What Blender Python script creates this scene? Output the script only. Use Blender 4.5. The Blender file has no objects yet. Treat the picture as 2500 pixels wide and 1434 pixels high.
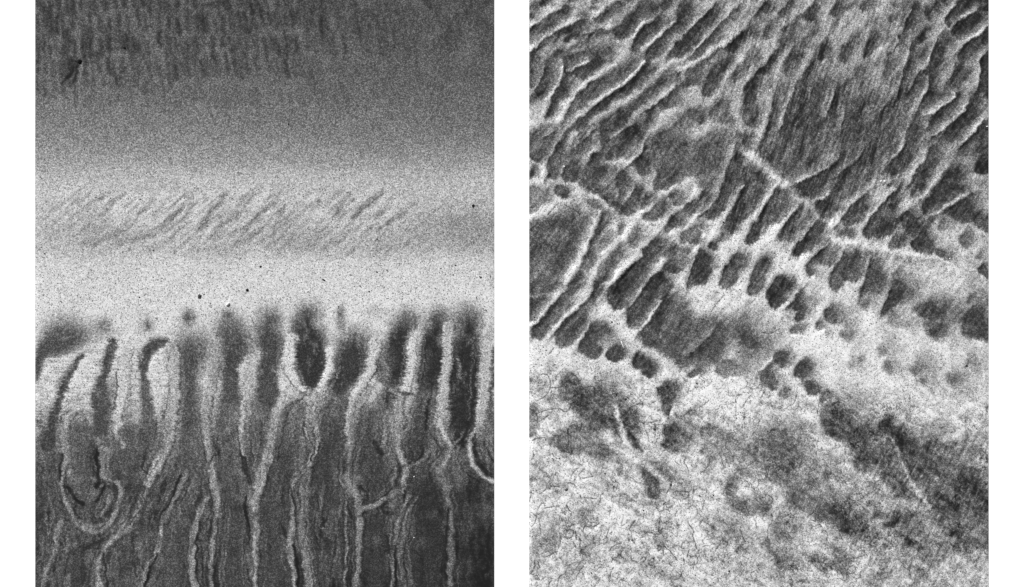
import bpy, math, random
import numpy as np

# ------------------------------------------------------------------ camera, sky, sun, exposure
S = bpy.context.scene
U = 0.001                                    # one unit of the layout below = 1 mm on the ground


def wx(x): return (x - 1250.0) * U
def wy(y): return (717.0 - y) * U


cam_data = bpy.data.cameras.new('camera')
cam_data.sensor_width = 36.0
cam_data.lens = 36.0 * 4.0 / 2.5
cam_data.clip_start = 0.05
cam_data.clip_end = 500.0
cam = bpy.data.objects.new('camera', cam_data)
cam.location = (0.0, 0.0, 4.0)
S.collection.objects.link(cam)
S.camera = cam

SUN_EL, SUN_AZ = 44.0, -40.0                 # azimuth measured from picture-up towards the right
world = bpy.data.worlds.new('World')
S.world = world
world.use_nodes = True
wn = world.node_tree
for n in list(wn.nodes): wn.nodes.remove(n)
sky = wn.nodes.new('ShaderNodeTexSky')
sky.sky_type = 'NISHITA'
sky.sun_disc = False
sky.sun_elevation = math.radians(SUN_EL)
sky.sun_rotation = math.radians(SUN_AZ)
bw = wn.nodes.new('ShaderNodeRGBToBW')       # the photograph is black and white
bg = wn.nodes.new('ShaderNodeBackground')
bg.inputs['Strength'].default_value = 0.06
wo = wn.nodes.new('ShaderNodeOutputWorld')
wn.links.new(sky.outputs[0], bw.inputs[0])
wn.links.new(bw.outputs[0], bg.inputs['Color'])
wn.links.new(bg.outputs[0], wo.inputs['Surface'])

sun_data = bpy.data.lights.new('sun', 'SUN')
sun_data.energy = 4.7
sun_data.angle = math.radians(0.5)
sun_data.color = (1.0, 1.0, 1.0)
sun = bpy.data.objects.new('sun', sun_data)
sun.rotation_euler = (math.radians(90 - SUN_EL), 0.0, math.radians(180 - SUN_AZ))
S.collection.objects.link(sun)

S.view_settings.view_transform = 'Standard'
S.view_settings.look = 'None'
S.view_settings.gamma = 1.0
S.view_settings.use_curve_mapping = False
S.view_settings.exposure = 0.0
S.cycles.use_denoising = False               # keep the sand grain
S.cycles.max_bounces = 4

# ------------------------------------------------------------------ materials
K = 1.24                                     # light reaching flat ground, as a factor on base colour
A_LIGHT, A_DARK = 0.72, 0.012


def new_mat(name):
    m = bpy.data.materials.new(name)
    m.use_nodes = True
    nt = m.node_tree
    b = nt.nodes['Principled BSDF']
    return m, nt, b


def sand_material(name, grain):
    """Pale quartz sand mixed with dark heavy-mineral sand: the vertex attribute is the share of pale grains, with ridge shade painted in."""
    m, nt, b = new_mat(name)
    N, L = nt.nodes, nt.links

    def math_(op, a, c=None, clamp=False):
        n = N.new('ShaderNodeMath'); n.operation = op; n.use_clamp = clamp
        for i, v in enumerate((a, c)):
            if v is None: continue
            if isinstance(v, (int, float)): n.inputs[i].default_value = v
            else: L.new(v, n.inputs[i])
        return n.outputs[0]
    at = N.new('ShaderNodeAttribute'); at.attribute_name = 'sand_and_shade'
    tc = N.new('ShaderNodeTexCoord')
    vo = N.new('ShaderNodeTexVoronoi'); vo.voronoi_dimensions = '2D'; vo.feature = 'F1'
    vo.inputs['Scale'].default_value = 1.0 / (grain * U)
    L.new(tc.outputs['Object'], vo.inputs['Vector'])
    wn_ = N.new('ShaderNodeSeparateColor'); L.new(vo.outputs['Color'], wn_.inputs[0])
    r = wn_.outputs[0]
    p = at.outputs['Fac']
    a = math_('ADD', math_('MULTIPLY', math_('POWER', r, 2.5), 3.5 * 0.6), 0.4)     # mean 1, a few bright grains among dark ones
    inv = math_('SUBTRACT', 1.0, r)
    bb = math_('MULTIPLY', math_('SUBTRACT', 1.0, math_('POWER', inv, 9.0)), 1.11)   # mean 1, dark grains among pale ones
    mx = N.new('ShaderNodeMix'); mx.data_type = 'FLOAT'
    L.new(p, mx.inputs[0]); L.new(a, mx.inputs[2]); L.new(bb, mx.inputs[3])
    share = math_('MULTIPLY', mx.outputs[0], p)
    val = math_('ADD', math_('MULTIPLY', share, A_LIGHT - A_DARK), A_DARK)
    val = math_('MINIMUM', val, 0.85)
    cc = N.new('ShaderNodeCombineColor')
    for i in range(3): L.new(val, cc.inputs[i])
    L.new(cc.outputs[0], b.inputs['Base Color'])
    b.inputs['Roughness'].default_value = 0.95
    b.inputs['Specular IOR Level'].default_value = 0.12
    bump = N.new('ShaderNodeBump'); bump.inputs['Strength'].default_value = 0.25
    bump.inputs['Distance'].default_value = 0.0006
    L.new(wn_.outputs[1], bump.inputs['Height'])
    L.new(bump.outputs[0], b.inputs['Normal'])
    return m


def plain_material(name, col, rough, noise_scale=None, amount=0.2, spec=0.3):
    m, nt, b = new_mat(name)
    b.inputs['Roughness'].default_value = rough
    b.inputs['Specular IOR Level'].default_value = spec
    if noise_scale is None:
        b.inputs['Base Color'].default_value = (col, col, col, 1)
    else:
        tc = nt.nodes.new('ShaderNodeTexCoord')
        nz = nt.nodes.new('ShaderNodeTexNoise'); nz.inputs['Scale'].default_value = noise_scale
        nz.inputs['Detail'].default_value = 4.0
        mr = nt.nodes.new('ShaderNodeMapRange')
        mr.inputs['From Min'].default_value = 0.3; mr.inputs['From Max'].default_value = 0.7
        mr.inputs['To Min'].default_value = col * (1 - amount); mr.inputs['To Max'].default_value = min(0.95, col * (1 + amount))
        nt.links.new(tc.outputs['Object'], nz.inputs['Vector'])
        nt.links.new(nz.outputs['Fac'], mr.inputs['Value'])
        cc = nt.nodes.new('ShaderNodeCombineColor')
        for i in range(3): nt.links.new(mr.outputs[0], cc.inputs[i])
        nt.links.new(cc.outputs[0], b.inputs['Base Color'])
    return m


M_MARGIN = plain_material('margin_white', 0.9, 0.9, 30.0, 0.01, 0.05)
M_GROUND = plain_material('pale_plaster', 0.75, 0.9, 3.0, 0.05, 0.1)
M_SAND1 = sand_material('mixed_beach_sand', 1.9)
M_SAND2 = sand_material('ridged_beach_sand', 1.7)
M_BLACK = plain_material('black_stone', 0.012, 0.85, 400.0, 0.5, 0.05)
M_GREY = plain_material('grey_stone', 0.07, 0.85, 500.0, 0.5, 0.15)
M_SHELL = plain_material('white_shell', 0.86, 0.5, 300.0, 0.05, 0.3)
M_SPECK = plain_material('dark_mineral', 0.03, 0.85, None, 0.2, 0.1)

# ------------------------------------------------------------------ relief, sorting and painted shade of the sand
rng = np.random.default_rng(11)


def smooth(t): 
    t = np.clip(t, 0, 1)
    return t * t * (3 - 2 * t)


class Noise:
    def __init__(self, seed):
        self.t = np.random.default_rng(seed).random((256, 256)).astype(np.float32)

    def __call__(self, x, y):
        xi = np.floor(x).astype(np.int32); yi = np.floor(y).astype(np.int32)
        fx = smooth(x - xi).astype(np.float32); fy = smooth(y - yi).astype(np.float32)
        x0 = xi & 255; x1 = (xi + 1) & 255; y0 = yi & 255; y1 = (yi + 1) & 255
        t = self.t
        return (t[y0, x0] * (1 - fx) + t[y0, x1] * fx) * (1 - fy) + (t[y1, x0] * (1 - fx) + t[y1, x1] * fx) * fy - 0.5


def fbm(seed, x, y, octaves=3):
    out = 0; amp = 1.0
    for k in range(octaves):
        out = out + amp * Noise(seed + k * 17)(x * 2 ** k + 13.7 * k, y * 2 ** k + 7.3 * k)
        amp *= 0.55
    return out


def gauss(a, s):
    """gaussian blur by two separable passes; s in grid cells"""
    n = int(3 * s) + 1
    k = np.exp(-0.5 * (np.arange(-n, n + 1) / s) ** 2); k /= k.sum()
    for ax in (0, 1):
        pad = [(0, 0), (0, 0)]; pad[ax] = (n, n)
        b = np.pad(a, pad, mode='edge')
        out = np.zeros_like(a)
        for i, w in enumerate(k):
            out += w * (b[i:i + a.shape[0], :] if ax == 0 else b[:, i:i + a.shape[1]])
        a = out
    return a


def parse(s):
    return [tuple(float(v) for v in q.split(',')) for q in s.split()]


def chaikin(p, closed, n=2):
    p = np.asarray(p, float)
    for _ in range(n):
        if closed:
            q = np.roll(p, -1, axis=0)
            a = 0.75 * p + 0.25 * q; b = 0.25 * p + 0.75 * q
            p = np.stack([a, b], 1).reshape(-1, p.shape[1])
        else:
            if len(p) < 3: break
            a = 0.75 * p[:-1] + 0.25 * p[1:]; b = 0.25 * p[:-1] + 0.75 * p[1:]
            m = np.stack([a, b], 1).reshape(-1, p.shape[1])
            p = np.vstack([p[:1], m, p[-1:]])
    return p


class Bed:
    """One bed of sand: a grid of seen tone (T, pale share plus painted shade) and height offsets."""
    def __init__(self, x0, x1, y0, y1, step, seed, warp):
        nx = int(round((x1 - x0) / step)) + 1; ny = int(round((y1 - y0) / step)) + 1
        self.gx = np.linspace(x0, x1, nx); self.gy = np.linspace(y0, y1, ny)
        self.X, self.Y = np.meshgrid(self.gx, self.gy)
        X, Y = self.X, self.Y
        self.step = step
        self.Wx = X + warp * (fbm(seed, X / 17, Y / 17, 2) * 2.2 + .65 * fbm(seed + 3, X / 4, Y / 4, 2))
        self.Wy = Y + warp * (fbm(seed + 5, X / 17, Y / 17, 2) * 2.2 + .65 * fbm(seed + 8, X / 4, Y / 4, 2))
        self.mott = 0.62 * fbm(seed + 20, X / 26, Y / 26, 3) + 0.7 * fbm(seed + 23, X / 6.5, Y / 6.5, 2)
        ca, sa = (0.57, -0.82) if seed > 300 else (0.05, -1.0)
        self.mott += 0.75 * fbm(seed + 27, (X * ca + Y * sa) / 30, (X * sa - Y * ca) / 7, 3)
        self.rag = fbm(seed + 31, X / 12, Y / 12, 3)
        self.T = np.full(X.shape, 0.6)
        self.H = np.zeros(X.shape)
        self.org = (0, 0, 1.0)
        self.soft_k = 3.2
        self.off = 2.0; self.broad = 0.42; self.bs = 15.0; self.dv = (0.9, -0.42)

    def tile(self, ox, oy, sc, w=1514, h=1434):
        self.org = (ox, oy, sc); self.tw, self.th = w, h

    def pts(self, s, push=True):
        ox, oy, sc = self.org
        out = []
        for x, y in parse(s):
            if push and sc != 1.0:
                if x >= self.tw - 9: x += 34
                if x <= 31 and ox < 1290: x -= 60
                if x <= 4: x -= 34
                if y <= 4: y -= 34
                if y >= self.th - 4: y += 34
            out.append((ox + x / sc, oy + y / sc))
        return out

    def window(self, P, pad):
        st = self.step
        i0 = max(0, int((P[:, 0].min() - pad - self.gx[0]) / st)); i1 = min(len(self.gx), int((P[:, 0].max() + pad - self.gx[0]) / st) + 2)
        j0 = max(0, int((P[:, 1].min() - pad - self.gy[0]) / st)); j1 = min(len(self.gy), int((P[:, 1].max() + pad - self.gy[0]) / st) + 2)
        if i1 <= i0 or j1 <= j0: return None
        return slice(j0, j1), slice(i0, i1)

    def P(self, tone, s, soft=7.0, op=1.0, mott=1.0, h=0.0, raw=False):
        """a hollow or patch: polygon with an edge that is crisp on the lower left and soft on the upper right"""
        P = chaikin(self.pts(s), True)
        pad = soft * 5 + 26
        w = self.window(P, pad)
        if w is None: return
        x = self.Wx[w]; y = self.Wy[w]
        d2 = np.full(x.shape, 1e9); inside = np.zeros(x.shape, bool)
        Q = np.roll(P, -1, axis=0)
        for (ax, ay), (bx, by) in zip(P, Q):
            ex, ey = bx - ax, by - ay
            L2 = ex * ex + ey * ey + 1e-9
            t = np.clip(((x - ax) * ex + (y - ay) * ey) / L2, 0, 1)
            dx = x - ax - t * ex; dy = y - ay - t * ey
            np.minimum(d2, dx * dx + dy * dy, out=d2)
            if ay != by:
                c = ((ay > y) != (by > y)) & (x < ex * (y - ay) / ey + ax)
                inside ^= c
        d = np.sqrt(d2); d[inside] *= -1
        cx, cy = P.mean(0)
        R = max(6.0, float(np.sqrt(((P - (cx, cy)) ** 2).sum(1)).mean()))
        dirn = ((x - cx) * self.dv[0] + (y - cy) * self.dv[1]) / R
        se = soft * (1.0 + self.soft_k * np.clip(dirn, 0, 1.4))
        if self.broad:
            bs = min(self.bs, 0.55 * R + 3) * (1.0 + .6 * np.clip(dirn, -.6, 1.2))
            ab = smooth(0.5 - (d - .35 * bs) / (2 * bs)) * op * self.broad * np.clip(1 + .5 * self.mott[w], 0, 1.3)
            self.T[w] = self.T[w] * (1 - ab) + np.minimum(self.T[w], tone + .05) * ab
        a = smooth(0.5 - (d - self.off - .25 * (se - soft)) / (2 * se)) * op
        a = a * np.clip(1.04 + mott * self.mott[w] * 0.42, 0, 1.08)
        a = np.clip(a, 0, 1)
        self.T[w] = self.T[w] * (1 - a) + tone * a
        if h: self.H[w] += h * a

    def R(self, tone, s, width, soft=3.0, op=1.0, h=0.0, mott=0.8, taper=True, halo=0.0, crest_shade=0.0, edge=0.0, hw=5.0):
        """a ridge, crest, streak or shade line drawn along a path; width in tile units, one value or several"""
        ox, oy, sc = self.org
        P0 = np.array(self.pts(s, push=False))
        ws = np.atleast_1d(np.array(width, float)) / sc / 2
        wv = np.interp(np.linspace(0, 1, len(P0)), np.linspace(0, 1, len(ws)), ws)
        P = chaikin(np.column_stack([P0, wv]), False)
        if taper and len(ws) == 1:
            u = np.linspace(0, 1, len(P))
            P[:, 2] *= 0.45 + 0.55 * np.clip(np.minimum(u, 1 - u) * 5, 0, 1)
        pad = P[:, 2].max() + soft * 2 + (64 if crest_shade else 14)
        w = self.window(P, pad)
        if w is None: return
        x = self.Wx[w]; y = self.Wy[w]
        best = np.full(x.shape, 1e9); side = np.zeros(x.shape)
        for (ax, ay, ar), (bx, by, br) in zip(P[:-1], P[1:]):
            ex, ey = bx - ax, by - ay
            L2 = ex * ex + ey * ey + 1e-9
            t = np.clip(((x - ax) * ex + (y - ay) * ey) / L2, 0, 1)
            dd = np.hypot(x - ax - t * ex, y - ay - t * ey) - (ar + (br - ar) * t)
            if crest_shade:
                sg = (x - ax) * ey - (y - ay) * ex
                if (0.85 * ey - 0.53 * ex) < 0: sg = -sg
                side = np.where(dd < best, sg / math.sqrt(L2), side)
            np.minimum(best, dd, out=best)
        best = best + np.minimum(2.6, .3 + .35 * P[:, 2].max()) * self.rag[w] * 1.1
        if halo:
            ah = smooth(0.5 - (best - 4) / 26.0) * op * halo * np.clip(1 + .8 * self.mott[w], 0, 1.5)
            self.T[w] = self.T[w] * (1 - ah) + np.maximum(self.T[w], tone - .08) * ah
        if crest_shade:
            # sun shading painted into the tone: far side of the crest darker, near side paler
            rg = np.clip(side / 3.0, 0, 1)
            al = crest_shade * rg * np.exp(-(np.clip(best, 0, 99) / 24.0) ** 1.4) * np.clip(1 + 1.1 * self.mott[w], 0, 1.6)
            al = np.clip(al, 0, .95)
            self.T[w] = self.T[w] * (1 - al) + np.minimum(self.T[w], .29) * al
            lf = .5 * crest_shade * np.clip(-side / 3.0, 0, 1) * np.exp(-(np.clip(best, 0, 99) / 13.0) ** 1.3)
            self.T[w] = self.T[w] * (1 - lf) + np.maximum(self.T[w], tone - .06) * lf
        a = smooth(0.5 - best / (2 * soft)) * op
        a = np.clip(a * (1 + mott * self.mott[w] * 0.5), 0, 1)
        tt = tone
        if edge:
            tt = tone + edge * np.exp(-((best + 2.2) / 2.0) ** 2) - .7 * edge * np.clip(-(best + 4) / 4, 0, 1)
            sm = edge * 1.0 * np.exp(-((best - 4.5) / 2.6) ** 2) * np.clip(1 + self.mott[w], 0, 2)
            self.T[w] -= sm
        self.T[w] = self.T[w] * (1 - a) + tt * a
        if h: self.H[w] += h * np.exp(-(np.clip(best + 1.0, 0, 99) / hw) ** 1.5) * op

    def B(self, tone, x, y, r, op=1.0, ry=None):
        """soft round patch, centre and radius in tile units"""
        ox, oy, sc = self.org
        cx, cy, r = ox + x / sc, oy + y / sc, r / sc
        ry = r if ry is None else ry / sc
        P = np.array([(cx - 2 * r, cy - 2 * ry), (cx + 2 * r, cy + 2 * ry)])
        w = self.window(P, 4)
        if w is None: return
        a = np.exp(-(((self.Wx[w] - cx) / r) ** 2 + ((self.Wy[w] - cy) / ry) ** 2) * 1.1) * op
        a = np.clip(a * (1 + self.mott[w] * 0.5), 0, 1)
        self.T[w] = self.T[w] * (1 - a) + tone * a

    def streaks(self, seed, angle, long_, short, amp, mask):
        c, s = math.cos(angle), math.sin(angle)
        u = self.X * c + self.Y * s; v = -self.X * s + self.Y * c
        n = fbm(seed, u / long_, v / short, 2)
        self.T += amp * n * mask

# ================================================================== first bed: broad band with dark fingers
A = Bed(86, 1207, -34, 1468, 1.8, 101, 2.4)
X, Y = A.X, A.Y
fing = np.clip((Y - 770) / 40, 0, 1)
A.Wx = A.Wx + fing * (7.0 * fbm(171, X / 30, Y / 2.6, 2) * np.clip((1130 - Y) / 100, .25, 1) + 5 * fbm(175, X / 50, Y / 22, 2))
A.dv = (.45, -.9)
base = np.interp(Y, [-40, 0, 100, 200, 250, 300, 350, 400, 425, 470, 520, 575, 612, 640, 740, 840, 935, 1010, 1080, 1200, 1468],
                 [.36, .375, .40, .425, .45, .48, .535, .62, .69, .74, .735, .695, .71, .785, .815, .80, .77, .63, .42, .325, .31])
side = (X - 86) / 1121
base += np.interp(Y, [-40, 200, 330, 420, 500, 600, 640, 1468], [-.05, -.06, -.06, -.02, -.03, -.05, 0, 0]) * (side - .35)
base += np.interp(Y, [-40, 860, 960, 1080, 1468], [0, 0, .05, .0, 0]) * (1 - side) * 1.5
base += np.interp(Y, [-40, 1000, 1150, 1468], [0, 0, -.06, -.12]) * np.clip(side - .3, 0, 1)
base += np.interp(Y, [-40, 1380, 1468], [0, 0, -.03])
A.T = base + 0.0
top = np.clip((250 - Y) / 150, 0, 1)
nz = fbm(301, X / 14, Y / 60, 3)
A.T -= 0.10 * top * np.clip(nz * 1.6 - 0.04, 0, 0.9) * np.clip(1.25 - side * 0.75, 0, 1)
A.T += 0.05 * top * fbm(311, X / 30, Y / 40, 2)
A.T += 0.03 * fbm(315, X / 60, Y / 45, 3)
A.soft_k = 2.6; A.off = 2.0; A.broad = .36; A.bs = 14
# rows of short streaks near the upper edge
A.tile(0, 0, 1.0)
r0 = random.Random(3)
for yc, ln, xmax, o0 in ((10, 36, 1190, .6), (55, 50, 1190, .7), (108, 50, 1150, .6), (160, 54, 760, .5), (203, 44, 420, .4), (235, 40, 1000, .2)):
    x = 92.0
    while x < xmax:
        f = max(.38, 1 - max(0, x - 560) / 700)
        lean = 2 + 12 * (x - 86) / 1121
        y0 = yc + r0.uniform(-12, 12); l = ln * r0.uniform(.5, 1.15)
        A.R(r0.uniform(.17, .25), '%f,%f %f,%f %f,%f' % (x - lean * .5, y0 - l / 2, x + r0.uniform(-3, 3), y0, x + lean * .5, y0 + l / 2), r0.uniform(5, 12), soft=7, op=min(.95, 1.5 * o0 * f * r0.uniform(.5, 1.05)), h=-.5)
        x += r0.uniform(11, 27)
# streaks near the upper edge
A.tile(80, 0, 3.584)
for s, w, t in (("60,100 45,210", 26, .24), ("140,60 120,170 120,300", 34, .24), ("215,0 225,90 215,190", 36, .23), ("380,110 375,180", 30, .25),
                ("610,30 620,80", 56, .2), ("700,30 720,60", 34, .27), ("880,0 885,60", 36, .21), ("735,130 735,190", 36, .25), ("300,260 300,400 270,480", 70, .25),
                ("460,260 480,340 490,450", 70, .24), ("170,390 150,520", 36, .25), ("640,260 650,370", 60, .25), ("1010,230 960,270", 60, .26), ("1100,120 1130,110", 60, .27),
                ("1390,130 1400,210", 50, .28), ("1500,40 1540,40", 70, .25), ("1650,10 1730,80 1750,140", 60, .25), ("1940,130 1950,270", 50, .27), ("1640,270 1690,270", 50, .28),
                ("700,590 710,680 740,760", 50, .27), ("890,560 890,670", 50, .3), ("1280,560 1320,680", 56, .33), ("1550,520 1540,580", 46, .35), ("330,520 360,560 300,680", 60, .22),
                ("380,610 360,720", 36, .2), ("440,545 540,535", 18, .26), ("800,415 700,430", 20, .26), ("700,500 760,510", 16, .27), ("1410,530 1430,590", 40, .34), ("1110,650 1140,700", 50, .33),
                ("60,480 50,560", 34, .28), ("580,500 600,640", 30, .33)):
    A.R(t, s, w, soft=7, op=.72)
A.tile(640, 0, 3.584)
for s, w, t in (("50,110 70,210", 60, .21), ("290,110 290,170", 56, .21), ("170,210 190,220", 56, .24), ("430,90 450,110", 80, .24), ("660,60 680,70", 60, .25), ("20,340 40,510", 50, .22),
                ("110,330 140,420", 50, .25), ("1090,20 1110,60", 40, .24), ("1160,100 1230,90", 70, .25), ("960,120 980,160", 36, .26), ("820,290 840,340", 40, .27), ("1310,340 1320,380", 50, .27),
                ("400,640 440,730 470,820", 44, .29), ("280,440 290,500", 40, .28), ("1670,340 1670,390", 40, .28), ("970,560 980,600", 36, .34), ("720,520 740,510", 50, .32), ("1430,20 1460,70", 60, .24),
                ("1720,120 1680,170", 50, .25), ("2010,10 1900,60", 70, .24)):
    A.R(t, s, w, soft=8, op=.6)
# light collars behind the two black pebbles
A.tile(0, 0, 1.0)
A.R(.50, "196,162 192,178 189,190", 12, soft=4, op=.7)
A.R(.48, "183,166 176,185 170,195", 5, soft=2.5, op=.7)
A.R(.50, "304,124 312,134", 10, soft=4, op=.6)
A.B(.19, 166, 160, 20, .7, 22); A.R(.15, "188,158 176,172 164,190 152,204", 9, soft=4, op=.8); A.R(.16, "190,164 184,185 178,206", 7, soft=3.5, op=.75); A.R(.22, "205,142 222,134 240,128", 6, soft=4, op=.6); A.R(.2, "203,152 232,150", 6, soft=3, op=.6); A.R(.2, "184,140 178,126", 6, soft=4, op=.5); A.R(.2, "298,118 280,122 264,128", 5, soft=3, op=.6)
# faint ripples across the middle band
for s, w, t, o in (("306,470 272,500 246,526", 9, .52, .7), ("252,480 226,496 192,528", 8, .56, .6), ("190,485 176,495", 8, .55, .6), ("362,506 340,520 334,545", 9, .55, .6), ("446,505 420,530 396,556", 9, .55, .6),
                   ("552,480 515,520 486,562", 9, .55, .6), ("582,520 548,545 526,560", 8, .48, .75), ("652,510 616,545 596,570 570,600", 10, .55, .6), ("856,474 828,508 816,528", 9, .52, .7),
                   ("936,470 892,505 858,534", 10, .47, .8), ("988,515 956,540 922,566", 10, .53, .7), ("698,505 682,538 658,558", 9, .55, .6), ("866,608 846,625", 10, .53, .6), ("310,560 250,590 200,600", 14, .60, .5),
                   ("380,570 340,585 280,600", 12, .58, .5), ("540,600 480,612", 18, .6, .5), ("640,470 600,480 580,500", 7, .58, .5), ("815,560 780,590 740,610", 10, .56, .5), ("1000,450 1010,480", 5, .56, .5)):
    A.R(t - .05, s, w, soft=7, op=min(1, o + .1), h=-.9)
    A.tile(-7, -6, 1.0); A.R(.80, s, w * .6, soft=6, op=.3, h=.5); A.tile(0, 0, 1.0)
mid = np.clip((Y - 445) / 30, 0, 1) * np.clip((630 - Y) / 40, 0, 1)
for k, (lo, sh, am) in enumerate(((38, 8, .19), (18, 4, .05))):
    ca, sa = math.cos(math.radians(-40)), math.sin(math.radians(-40))
    A.T -= am * mid * np.interp(X, [86, 150, 200, 330, 370, 420, 690, 740, 790, 960, 1010, 1207], [.25, .5, 1, 1, .5, 1, 1, .4, 1, 1, .4, .25]) * np.clip(fbm(351 + k * 9, (X * ca + Y * sa) / lo, (-X * sa + Y * ca) / sh, 2) * 1.4 + .05, -.2, .7)
for s in ('120,520 150,500', '210,560 250,525', '420,480 398,500', '470,520 440,550', '505,475 470,505', '620,485 575,520', '690,470 660,500', '760,500 725,535', '790,540 750,575', '900,455 870,480', '905,530 870,560', '960,490 925,520', '1020,500 985,530', '1060,520 1020,560', '330,540 300,570', '405,590 370,610', '640,560 600,600', '700,570 660,605'):
    A.R(.54, s, 8, soft=7, op=.55, h=-.7)
A.B(.56, 1090, 560, 95, .55, 52); A.B(.60, 720, 595, 70, .6, 26); A.B(.58, 930, 600, 60, .5, 24); A.B(.54, 1160, 550, 60, .6, 50); A.B(.62, 230, 570, 110, .5, 50); A.B(.63, 560, 610, 60, .5, 30)
for s in ("300,488 262,520", "600,530 560,560", "230,505 200,530", "560,505 520,545"):
    A.R(.78, s, 5, soft=5, op=.35)
# horizontal wispy combing in the finger zone
fz = np.clip((Y - 790) / 60, 0, 1) * np.clip((1090 - Y) / 60, 0, 1)
A.T -= 0.26 * fz * np.clip(fbm(331, X / 24, Y / 3.2, 2) * 1.5, 0, .6) * np.clip(1.1 - side * 1.2, 0.15, 1)
A.T += 0.10 * np.clip((Y - 1000) / 60, 0, 1) * fbm(335, X / 10, Y / 34, 3)
A.T += 0.07 * np.clip((Y - 1000) / 60, 0, 1) * fbm(337, X / 40, Y / 5, 2)
A.T += 0.17 * np.clip((Y - 930) / 80, 0, 1) * fbm(338, (A.Wx * 2 - X) / 5.5, Y / 70, 2)
# dark fingers
_AP = A.P


def finger(tone, s, soft=7.0, op=1.0, mott=1.0, h=0.0, raw=False):
    _AP(tone + .015, s, soft * 1.35, op, mott * 1.25, h)


A.P = finger
D = -1.4
A.P(.31, "84,935 86,880 95,845 115,818 145,801 180,803 203,818 190,842 168,858 140,865 112,868 102,892 94,915", 8, h=D)
A.R(.50, "140,828 165,824 185,822", 5, soft=3, op=.6)
A.R(.28, "202,868 182,890 163,925 152,962 138,1000 128,1040 118,1085", (7, 13, 17, 17, 17, 22, 34), soft=4, h=D)
A.R(.50, "178,890 152,915 142,950", 9, soft=4, op=.7)
A.B(.42, 255, 800, 22, .85); A.R(.30, "277,838 268,868 255,905 245,940 242,975 252,1008 245,1050", (20, 26, 22, 26, 38, 44, 40), soft=6, h=D)
A.B(.36, 265, 960, 30, .7, 40)
A.B(.38, 358, 798, 18, .85, 15); A.R(.48, "358,760 358,785", 16, soft=8, op=.4)
A.R(.30, "408,838 380,838 358,862 350,900 352,930", (14, 28, 26, 19, 12), soft=6, h=D)
A.R(.37, "352,930 355,962 360,1010 366,1060 372,1100", (16, 28, 34, 40, 52), soft=8, h=D)
A.R(.34, "338,858 340,890 348,915", 6, soft=3, op=.7); A.R(.40, "320,940 318,990", 7, soft=4, op=.7)
A.B(.32, 460, 776, 17, .9, 18)
A.P(.31, "440,862 446,842 475,833 497,848 492,880 480,910 474,960 476,1000 484,1050 446,1050 452,990 447,940 441,900", 9, h=D)
A.B(.42, 558, 772, 15, .8)
A.P(.27, "543,825 549,800 570,798 592,820 607,845 596,872 580,890 577,930 587,970 579,1002 555,992 544,950 545,900 553,872", 8, h=D)
A.R(.42, "538,870 534,900 540,950", 7, soft=4, op=.6)
A.P(.27, "637,830 639,800 655,772 669,780 665,808 690,832 699,850 687,880 672,897 673,930 679,970 662,1002 640,987 628,940 632,900 641,870", 7, h=D)
A.P(.21, "723,800 735,778 755,762 764,770 757,795 781,818 797,850 796,885 786,930 771,952 755,946 740,930 730,900 721,850", 7, h=D)
A.R(.45, "722,890 730,925 748,948", 10, soft=5, op=.8)
A.R(.46, "836,745 833,768 832,800", (10, 26, 14), soft=8, op=.75)
A.P(.23, "820,870 836,850 860,828 882,831 897,855 893,885 881,915 861,940 845,956 825,962 806,947 811,910", 8, h=D)
A.P(.19, "984,792 1003,778 1001,800 990,830 996,870 991,910 976,937 960,947 948,932 944,880 945,840 960,815", 7, h=D)
A.P(.40, "943,855 926,892 916,905 925,928 943,945 950,938 946,880", 5); A.R(.64, "941,880 945,910 946,930", 3, soft=2.5, op=.7)
A.P(.17, "1074,772 1082,800 1071,830 1083,850 1084,890 1073,932 1056,952 1040,938 1035,880 1035,840 1050,810 1065,785", 7, h=D)
A.P(.40, "1032,862 1012,900 1018,930 1036,948 1042,940 1034,890", 5)
A.P(.18, "1128,782 1150,770 1161,800 1162,850 1169,890 1166,950 1161,1000 1151,1050 1132,1095 1110,1085 1100,1030 1099,960 1102,900 1109,860 1124,830", 7, h=D)
A.R(.52, "1110,870 1120,888 1125,925", 8, soft=4, op=.8)
A.R(.36, "1208,850 1202,930 1197,1000 1208,1060", 14, soft=6)
A.B(.42, 1000, 785, 15, .6); A.B(.66, 920, 762, 28, .6, 14); A.B(.55, 1140, 758, 20, .5, 18)
for s, w, t in (("462,930 470,1060 458,1130", 56, .33), ("562,930 555,1060 545,1130 560,1190", 56, .34), ("652,930 636,1050 626,1110", 50, .32), ("722,985 712,1040 690,1130 672,1190", 56, .31), ("830,935 812,1020 795,1100 770,1140 790,1240", 66, .24),
                ("895,1000 890,1080 905,1150 930,1190", 56, .25), ("965,930 925,1030 912,1100", 40, .26), ("1050,925 1032,1040 1010,1110", 60, .22), ("200,1040 205,1120 220,1180", 60, .33), ("320,1060 330,1120 310,1150", 80, .31), ("570,1230 565,1330 570,1434", 50, .28),
                ("670,1230 668,1330 670,1434", 60, .28), ("920,1270 915,1360 920,1434", 60, .25), ("1040,1180 1050,1280 1040,1434", 70, .22), ("430,1290 440,1360 420,1434", 70, .30), ("300,1340 300,1434", 60, .27), ("190,1320 190,1434", 50, .28), ("100,1200 105,1300", 40, .24)):
    A.R(t, s, w, soft=12, op=.7)
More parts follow.
